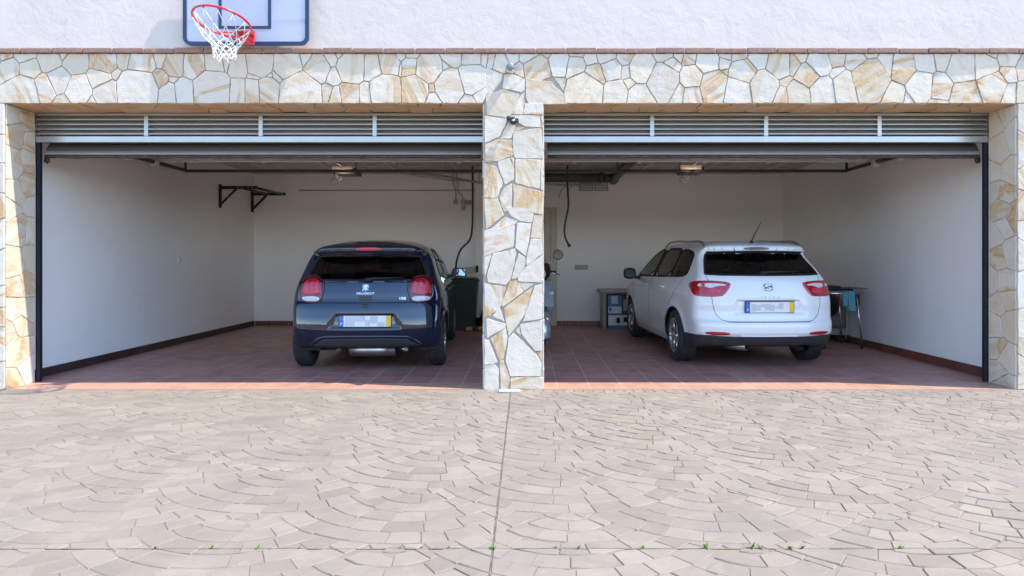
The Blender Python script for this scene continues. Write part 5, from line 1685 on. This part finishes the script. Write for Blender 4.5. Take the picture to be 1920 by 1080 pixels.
xt, zt = at(886, 322, 4.9); xm, zm = at(886, 425, 4.9); xe, ze = at(855, 500, 4.9)
cm = MB()
cm.tube(curve_path([(xt, 4.9, ZC - .005), (xt, 4.9, zt), (xt + .003, 4.9, (zt + zm) / 2 + .1), (xm - .005, 4.9, zm), (xm - .05, 4.9, zm - .22), (xe + .08, 4.9, ze + .28), (xe + .005, 4.9, ze + .06), (xe, 4.9, ze - .22)]), .016, 10)
tag(cm.build('hanging_hose', MT['black']), 'black hose hanging in the left bay and curving behind the black car', 'hose')
xt, zt = at(1064, 290, 3.0)
cm = MB()
cm.tube(curve_path([(xt, 3.0, 2.452), (xt, 3.0, 2.2), (xt + .01, 3.0, 1.9), (xt - .035, 3.0, 1.65), (xt - .035, 3.0, 1.50), (xt + .01, 3.0, 1.39)]), .013, 10)
cm.tube([(xt + .01, 3.0, 1.39), (xt + .035, 3.0, 1.355)], [.020, .022], 8)
tag(cm.build('hanging_cable', MT['black']), 'black cable with a plug end hanging in the right bay beside the pillar', 'cable')

# bin with things on it
bx, by = at(868, 560, 5.35)[0], 5.35
B = thing('wheelie_bin', (bx, by, .007), 'dark green wheelie bin behind the black car against the back wall', 'bin')
m = MB()
def frust(mb, w0, d0, z0, w1, d1, z1):
    vs = [(-w0, -d0, z0), (w0, -d0, z0), (w0, d0, z0), (-w0, d0, z0), (-w1, -d1, z1), (w1, -d1, z1), (w1, d1, z1), (-w1, d1, z1)]
    mb.add(vs, [(3, 2, 1, 0), (4, 5, 6, 7), (0, 1, 5, 4), (1, 2, 6, 5), (2, 3, 7, 6), (3, 0, 4, 7)])
frust(m, .20, .20, .05, .25, .25, .80); m.box(-.20, .20, -.22, -.19, .0, .06, .01)
for k in (-.12, .12): m.box(k - .01, k + .01, -.252, -.20, .35, .78)
m.build('body', MT['binplastic'], B)
m = MB(); m.box(-.27, .27, -.275, .27, .802, .835, .012); m.box(-.22, .22, -.22, .22, .836, .87, .02); m.tube([(-.24, .29, .84), (.24, .29, .84)], .018, 8); m.build('lid', MT['binplastic'], B)
for sg in (-1, 1):
    m = MB(); m.lathe([(.0, -.02), (.085, -.02), (.09, 0), (.085, .02), (.0, .02)], 20, Matrix.Translation((sg * .23, .20, .09)) @ Matrix.Rotation(PI / 2, 4, 'Y')); m.build('wheel', MT['rubber'], B)
P_ = thing('rolled_tubes', (bx, by, .877), 'two off white tubes with black ends lying on the green bin lid', 'tubes')
for dy, dz, a in ((-.06, .055, 8), (.06, .10, 6)):
    m = MB(); m.tube([(-.20, dy, dz - .01), (.22, dy + .02, dz + .065)], .034, 14); o = m.build('tube', MT['tube'], P_)
    m = MB(); m.tube([(.2205, dy + .02, dz + .0655), (.255, dy + .022, dz + .072)], .037, 14); m.build('end_cap', MT['black'], o)
m = MB(); m.box(-.16, .10, -.12, .12, .0, .022, .008); m.build('cradle', MT['leather'], P_)

Sx, Sy = at(884, 614, 5.0)[0], 5.0
def sandal(x, y, rz, label):
    t = thing('sandal', (x, y, .007), label, 'sandal', rz=rz, group='tan sandals on the garage floor')
    so = [(.0, -.13), (.035, -.11), (.045, -.05), (.036, .03), (.04, .09), (.025, .13), (-.02, .13), (-.04, .09), (-.034, .0), (-.04, -.07), (-.025, -.12)]
    m = MB(); m.prism(so, 0, .026); m.build('sole', MT['brown'], t)
    m = MB()
    for yy, w_, hh in ((-.07, .05, .055), (-.02, .045, .06)):
        n = 10
        vs = []
        for k in range(n + 1):
            a = PI * k / n
            vs += [(.046 * math.cos(a), yy - w_ / 2, .02 + hh * math.sin(a)), (.046 * math.cos(a), yy + w_ / 2, .02 + hh * 1.1 * math.sin(a))]
        m.add(vs, [(2 * k, 2 * k + 2, 2 * k + 3, 2 * k + 1) for k in range(n)], True)
    m.build('straps', MT['leather'], t)
sandal(Sx, Sy, rad(-70), 'tan sandal on the floor nearer to the green bin')
sandal(Sx + .17, Sy + .05, rad(-55), 'tan sandal on the floor closer to the stone pillar')
bg_ = MB(); bg_.lathe([(.0, .0), (.14, .0), (.16, .06), (.15, .15), (.10, .22), (.05, .26), (.0, .27)], 20); bg_.tube([(-.09, 0, .22), (-.05, 0, .33), (.05, 0, .33), (.09, 0, .22)], .010, 8)
o = bg_.build('cloth_bag', MT['brown']); o.location = (Sx + .22, Sy + .38, .007)
tag(o, 'dark brown bag on the floor behind the sandals', 'bag')

# ------------------------------------------------------------------ inside, right bay
D = thing('door', (.16, YB - .005, .007), 'cream panelled door in the back wall beside the stone pillar', 'door')
dx1 = at(1040, 500, YB)[0] - .16
m = MB(); m.box(-.45, dx1 - .075, -.03, .0, .0, 2.0, .003)
dl = m.build('leaf', MT['cream'], D)
m = MB()
for z0, z1 in ((.15, .85), (1.0, 1.85)):
    m.box(-.36, dx1 - .17, -.040, -.031, z0, z1, .006)
m.build('raised_panels', MT['cream'], dl)
m = MB(); m.box(dx1 - .074, dx1 + .035, -.055, 0, .0, 2.10, .008); m.box(-.48, dx1 - .076, -.055, 0, 2.003, 2.10, .008); m.build('frame', MT['cream'], D)
m = MB(); m.tube([(dx1 - .12, -.03, 1.0), (dx1 - .12, -.08, 1.0), (dx1 - .24, -.08, 1.0)], .010, 8); m.build('handle', MT['steel'], D)

sx0, sz0 = at(1090, 501, YB)
m = MB(); m.box(sx0 - .12, sx0 + .12, YB - .014, YB - .001, sz0 - .045, sz0 + .045, .004)
for k in (-.075, 0, .075): m.box(sx0 + k - .026, sx0 + k + .026, YB - .019, YB - .0145, sz0 - .026, sz0 + .026, .002)
tag(m.build('wall_socket', MT['beige_plastic']), 'triple socket plate on the back wall of the right bay', 'socket')
def vent(px, label):
    vx, vz = at(px, 345, YB)
    t = thing('air_vent', (vx, YB - .002, vz), label, 'vent', group='vents high on the back wall')
    m = MB(); m.box(-.125, .125, -.018, 0, -.125, .125, .004); m.build('frame', MT['greyplastic'], t)
    m = MB()
    for k in range(8): m.box(-.105, .105, -.024, -.019, -.105 + k * .027, -.092 + k * .027, .002)
    m.build('slats', MT['white_plastic'], t)
vent(1099, 'square air vent nearer the stone pillar on the back wall')
vent(1127, 'square air vent nearer the grey drain pipe end')

m = MB()
m.tube([(.10, 5.3, 2.56), (1.25, 5.3, 2.56)], .075, 18)
m.tube([(1.25, 5.3, 2.56), (1.32, 5.3, 2.56)], .088, 18)
m.tube([(1.32, 5.3, 2.56), (1.48, 5.3, 2.55)], .075, 18)
m.tube([(1.50, 2.2, 2.60), (1.495, 5.33, 2.555)], .075, 18)
m.tube([(1.495, 5.33, 2.555), (1.494, 5.46, 2.55)], .090, 18)
for yy in (3.0, 4.4): m.box(1.42, 1.435, yy, yy + .03, 2.5, ZC - .002)
tag(m.build('drain_pipe', MT['pvc']), 'dark grey drain pipe with an elbow under the right bay ceiling', 'pipe')
m = MB()
m.tube([(.12, 5.55, 2.50), (.6, 5.55, 2.47), (1.3, 5.5, 2.49)], .012, 6); m.tube([(.12, 5.6, 2.53), (.7, 5.6, 2.45), (1.25, 5.5, 2.47)], .009, 6)
m.tube([(.72, 5.58, 2.46), (.62, 5.6, 2.38), (.60, 5.9, 2.30)], .008, 6); m.tube([(.80, 5.58, 2.46), (.74, 5.6, 2.36), (.72, 5.9, 2.30)], .008, 6)
tag(m.build('ceiling_cables', MT['conduit']), 'loose pale cables strung below the drain pipe', 'cable')

# workbench with printed boxes under it
wx = at(1127, 552, 5.5)[0]
W = thing('workbench', (wx, 5.5, .007), 'grey topped workbench against the back wall behind the white car', 'workbench')
m = MB(); m.box(-.02, 1.35, -.05, .46, .605, .665, .012); m.build('top', MT['wood'], W)
for xx in (.06, 1.27):
    m = MB(); m.box(xx - .03, xx + .03, .0, .42, .0, .604, .004); m.build('leg', MT['greyplastic'], W)
def carton(x, z, w, h, cols, label):
    t = thing('carton', (x, 5.50, z), label, 'box', group='printed cartons under the workbench')
    m = MB(); m.box(0, w, 0, .30, 0, h, .004); m.build('box', MT[cols[0]], t)
    for k, (c, a, b, c0, c1) in enumerate(cols[1]):
        m = MB(); m.box(a * w, b * w, -.004, -.001, c0 * h, c1 * h); m.build('printed_panel', MT[c], t)
carton(wx + .115, .008, .44, .225, ('boxblue', [('boxwhite', .02, .98, .22, .98), ('boxdark', .34, .48, .4, .8), ('boxdark', .62, .78, .45, .85)]), 'blue and white carton on the floor under the workbench')
carton(wx + .115, .236, .24, .34, ('boxblue', [('boxwhite', .02, .98, .08, .42), ('boxdark', .10, .26, .18, .36), ('plategrey', .25, .72, .55, .95)]), 'tall blue carton stacked on the blue and white one')
carton(wx + .362, .236, .22, .33, ('boxdark', [('greyplastic', .1, .9, .2, .8)]), 'dark grey carton beside the tall blue one under the workbench')

# folding table with griddle and cloths
tx, ty = 4.20, 3.02
T_ = thing('folding_table', (tx, ty, .007), 'small folding table on chrome legs by the right garage wall', 'table')
m = MB(); m.box(-.26, .24, -.17, .40, .735, .755, .006); m.build('table_top', MT['greyplastic'], T_)
m = MB(); m.tube([(-.25, -.175, .728), (.235, -.175, .728)], .014, 10); m.build('front_rail', MT['chrome'], T_)
m = MB(); m.box(.15, .235, -.16, -.13, .56, .722, .01); m.build('hinge_bracket', MT['black'], T_)
for x0, x1, y0, y1 in ((-.20, -.25, -.15, -.19), (.19, .25, -.15, -.19), (-.20, -.25, .36, .40), (.19, .25, .36, .40)):
    m = MB(); m.tube([(x0, y0, .734), (x1, y1, .075)], .012, 10); lg = m.build('leg', MT['chrome'], T_)
    f_ = MB(); f_.tube([(x1, y1, .0745), (x1 - .002, y1, .0)], .016, 10); f_.build('foot_cap', MT['black'], lg)
Gd = thing('griddle_plate', (tx - .02, ty, .766), 'flat black griddle plate lying on the folding table', 'griddle')
m = MB(); m.box(-.34, .36, -.18, .34, .03, .036, .002); m.build('glass_sheet', MT['darkmetal'], Gd)
m = MB(); m.box(-.32, .02, -.14, .28, .037, .066, .012); m.build('plate', MT['black'], Gd)
m = MB(); m.box(-.20, .20, -.10, .24, .0, .0295, .01); m.build('burner_tray', MT['enamel'], Gd)
cl = MB()
def drape(x0, x1, y, z0, z1, ph):
    n, k_ = 8, 8
    vs = []
    for i in range(n + 1):
        for j in range(k_ + 1):
            u, v = i / n, j / k_
            vs.append((x0 + (x1 - x0) * u + .01 * v * math.sin(5 * u + ph), y + .008 * math.sin(9 * u + ph) * v - .004 * v, z0 + (z1 - z0) * v))
    cl.add(vs, [(i * (k_ + 1) + j, (i + 1) * (k_ + 1) + j, (i + 1) * (k_ + 1) + j + 1, i * (k_ + 1) + j + 1) for i in range(n) for j in range(k_)], True)
drape(-.005, .06, -.198, .752, .56, 0.3); drape(.065, .15, -.197, .752, .50, 2.0)
cl.box(-.005, .15, -.197, -.06, .757, .763, .002)
o = cl.build('cloth', MT['cloth']); o.location = (tx, ty, .007)
tag(o, 'pale blue cloth hanging over the front of the folding table', 'cloth')

# kettle barbecue on its trolley behind the table
Q = thing('kettle_barbecue', (4.26, 3.74, .007), 'black kettle barbecue on a grey wheeled trolley by the right wall', 'barbecue')
m = MB(); m.lathe([(.0, .30), (.12, .315), (.22, .37), (.275, .45), (.285, .53), (.275, .54)], 32); m.build('bowl', MT['enamel'], Q)
m = MB(); m.lathe([(.290, .542), (.292, .56), (.275, .64), (.20, .72), (.10, .755), (.0, .765)], 32); m.tube([(-.05, 0, .76), (-.04, 0, .80), (.04, 0, .80), (.05, 0, .76)], .012, 8); m.build('lid', MT['enamel'], Q)
m = MB()
m.box(-.30, .33, -.28, .28, .17, .20, .01)
for xx, yy in ((-.27, -.25), (.30, -.25), (-.27, .25), (.30, .25)): m.box(xx - .022, xx + .022, yy - .022, yy + .022, .06, .53, .005)
m.box(-.30, .33, -.28, -.25, .11, .17, .006)
m.build('trolley', MT['greyplastic'], Q)
for xx, yy in ((.30, -.27), (.30, .27), (-.27, -.27), (-.27, .27)):
    m = MB(); m.lathe([(.0, -.016), (.048, -.016), (.054, -.008), (.054, .008), (.048, .016), (.0, .016)], 20, Matrix.Translation((xx, yy, .054)) @ Matrix.Rotation(PI / 2, 4, 'Y')); m.build('wheel', MT['black'], Q)

# ------------------------------------------------------------------ scooter mostly behind the centre pillar
Sc = thing('motor_scooter', (.20, 2.75, .007), 'motor scooter standing behind the stone pillar with one round mirror showing', 'scooter', rz=rad(4))
for yy in (0.0, 1.25):
    w_ = link('wheel', None, Sc); w_.location = (0, yy, .24)
    Mx = Matrix.Rotation(PI / 2, 4, 'Y')
    m = MB(); m.lathe([(.15, -.05), (.20, -.058), (.232, -.04), (.24, 0), (.232, .04), (.20, .058), (.15, .05)], 36, Mx); m.build('tyre', MT['rubber'], w_)
    m = MB(); m.lathe([(.152, -.045), (.13, -.03), (.03, -.02), (.03, .02), (.13, .03), (.152, .045)], 30, Mx); m.build('rim', MT['alloy'], w_)
m = MB()                                              # front mudguard
n = 14
vs, fs = [], []
for k in range(n + 1):
    a = rad(-15 + 175 * k / n)
    for j in range(7):
        b = -1 + 2 * j / 6
        r_ = .275 - .045 * b * b
        vs.append((.105 * b, -r_ * math.cos(a), .24 + r_ * math.sin(a)))
for k in range(n):
    for j in range(6): fs.append((k * 7 + j, k * 7 + j + 1, k * 7 + j + 8, k * 7 + j + 7))
m.add(vs, fs, True); m.build('mudguard', MT['scooterwhite'], Sc)
m = MB()
for sg in (-1, 1): m.tube([(sg * .085, 0, .24), (sg * .075, .10, .55)], .022, 10)
m.tube([(0, .10, .52), (0, .22, .98)], .03, 10); m.build('front_fork', MT['steel'], Sc)
m = MB()                                              # leg shield
for z0, z1, w0, w1, y0, y1 in ((.30, .55, .15, .20, .25, .22), (.55, .90, .20, .16, .22, .25)):
    vs = [(-w0, y0, z0), (0, y0 - .09, z0), (w0, y0, z0), (-w1, y1, z1), (0, y1 - .09, z1), (w1, y1, z1), (-w0, y0 + .03, z0), (0, y0 - .05, z0), (w0, y0 + .03, z0), (-w1, y1 + .03, z1), (0, y1 - .05, z1), (w1, y1 + .03, z1)]
    m.add(vs, [(0, 1, 4, 3), (1, 2, 5, 4), (7, 6, 9, 10), (8, 7, 10, 11), (0, 3, 9, 6), (2, 8, 11, 5), (3, 4, 10, 9), (4, 5, 11, 10), (0, 6, 7, 1), (1, 7, 8, 2)])
m.build('leg_shield', MT['scooterwhite'], Sc)
m = MB(); m.box(-.16, .16, .26, .85, .26, .33, .02); m.build('footboard', MT['black'], Sc)
m = MB(); m.box(-.17, .17, .80, 1.50, .34, .70, .07); m.build('tail_body', MT['scooterred'], Sc)
m = MB(); m.box(-.15, .15, .78, 1.46, .705, .79, .04); m.build('saddle', MT['black'], Sc)
m = MB(); m.lathe([(.0, -.10), (.09, -.09), (.14, -.03), (.155, .05), (.14, .12), (.09, .17), (.0, .19)], 24, Matrix.Translation((0, .20, .98)) @ Matrix.Rotation(rad(-14), 4, 'X')); hd_ = m.build('handlebar_cowl', MT['black'], Sc)
m = MB(); m.lathe([(.075, .14), (.078, .155), (.05, .175), (.0, .18)], 20, Matrix.Translation((0, .20, .98)) @ FRONT.to_3x3().to_4x4()); m.build('headlight', MT['clearlens'], Sc)
m = MB(); m.box(-.10, .10, .12, .30, 1.10, 1.18, .035); m.build('top_cowl', MT['scooterred'], Sc)
for sg in (-1, 1):
    m = MB(); m.tube([(sg * .10, .24, 1.02), (sg * .235, .30, 1.005)], .017, 10); gp = m.build('handlebar_grip', MT['black'], Sc)
    m = MB(); m.tube([(sg * .16, .22, 1.005), (sg * .22, .24, .985), (sg * .28, .27, .975)], .009, 8); m.build('brake_lever', MT['chrome'], gp)
    m = MB(); m.tube([(sg * .12, .24, 1.08), (sg * .21, .27, 1.20)], .006, 8); st_ = m.build('mirror_stalk', MT['chrome'], Sc)
    Mm = Matrix.Translation((sg * .262, .28, 1.245)) @ FRONT.to_3x3().to_4x4() @ Matrix.Rotation(rad(-20), 4, 'X')
    m = MB(); m.lathe([(.066, .0), (.072, -.004), (.072, -.018), (.05, -.035), (.0, -.04)], 28, Mm); m.build('mirror_shell', MT['enamel'], st_)
    m = MB(); m.lathe([(.0, .001), (.066, .0)], 28, Mm); m.build('mirror_glass', MT['mirrorglass'], st_)
    m = MB(); m.lathe([(.0, .02), (.03, .015), (.035, .0)], 16, Matrix.Translation((sg * .17, .22, .72)) @ FRONT.to_3x3().to_4x4()); m.build('indicator', MT['clearlens'], Sc)
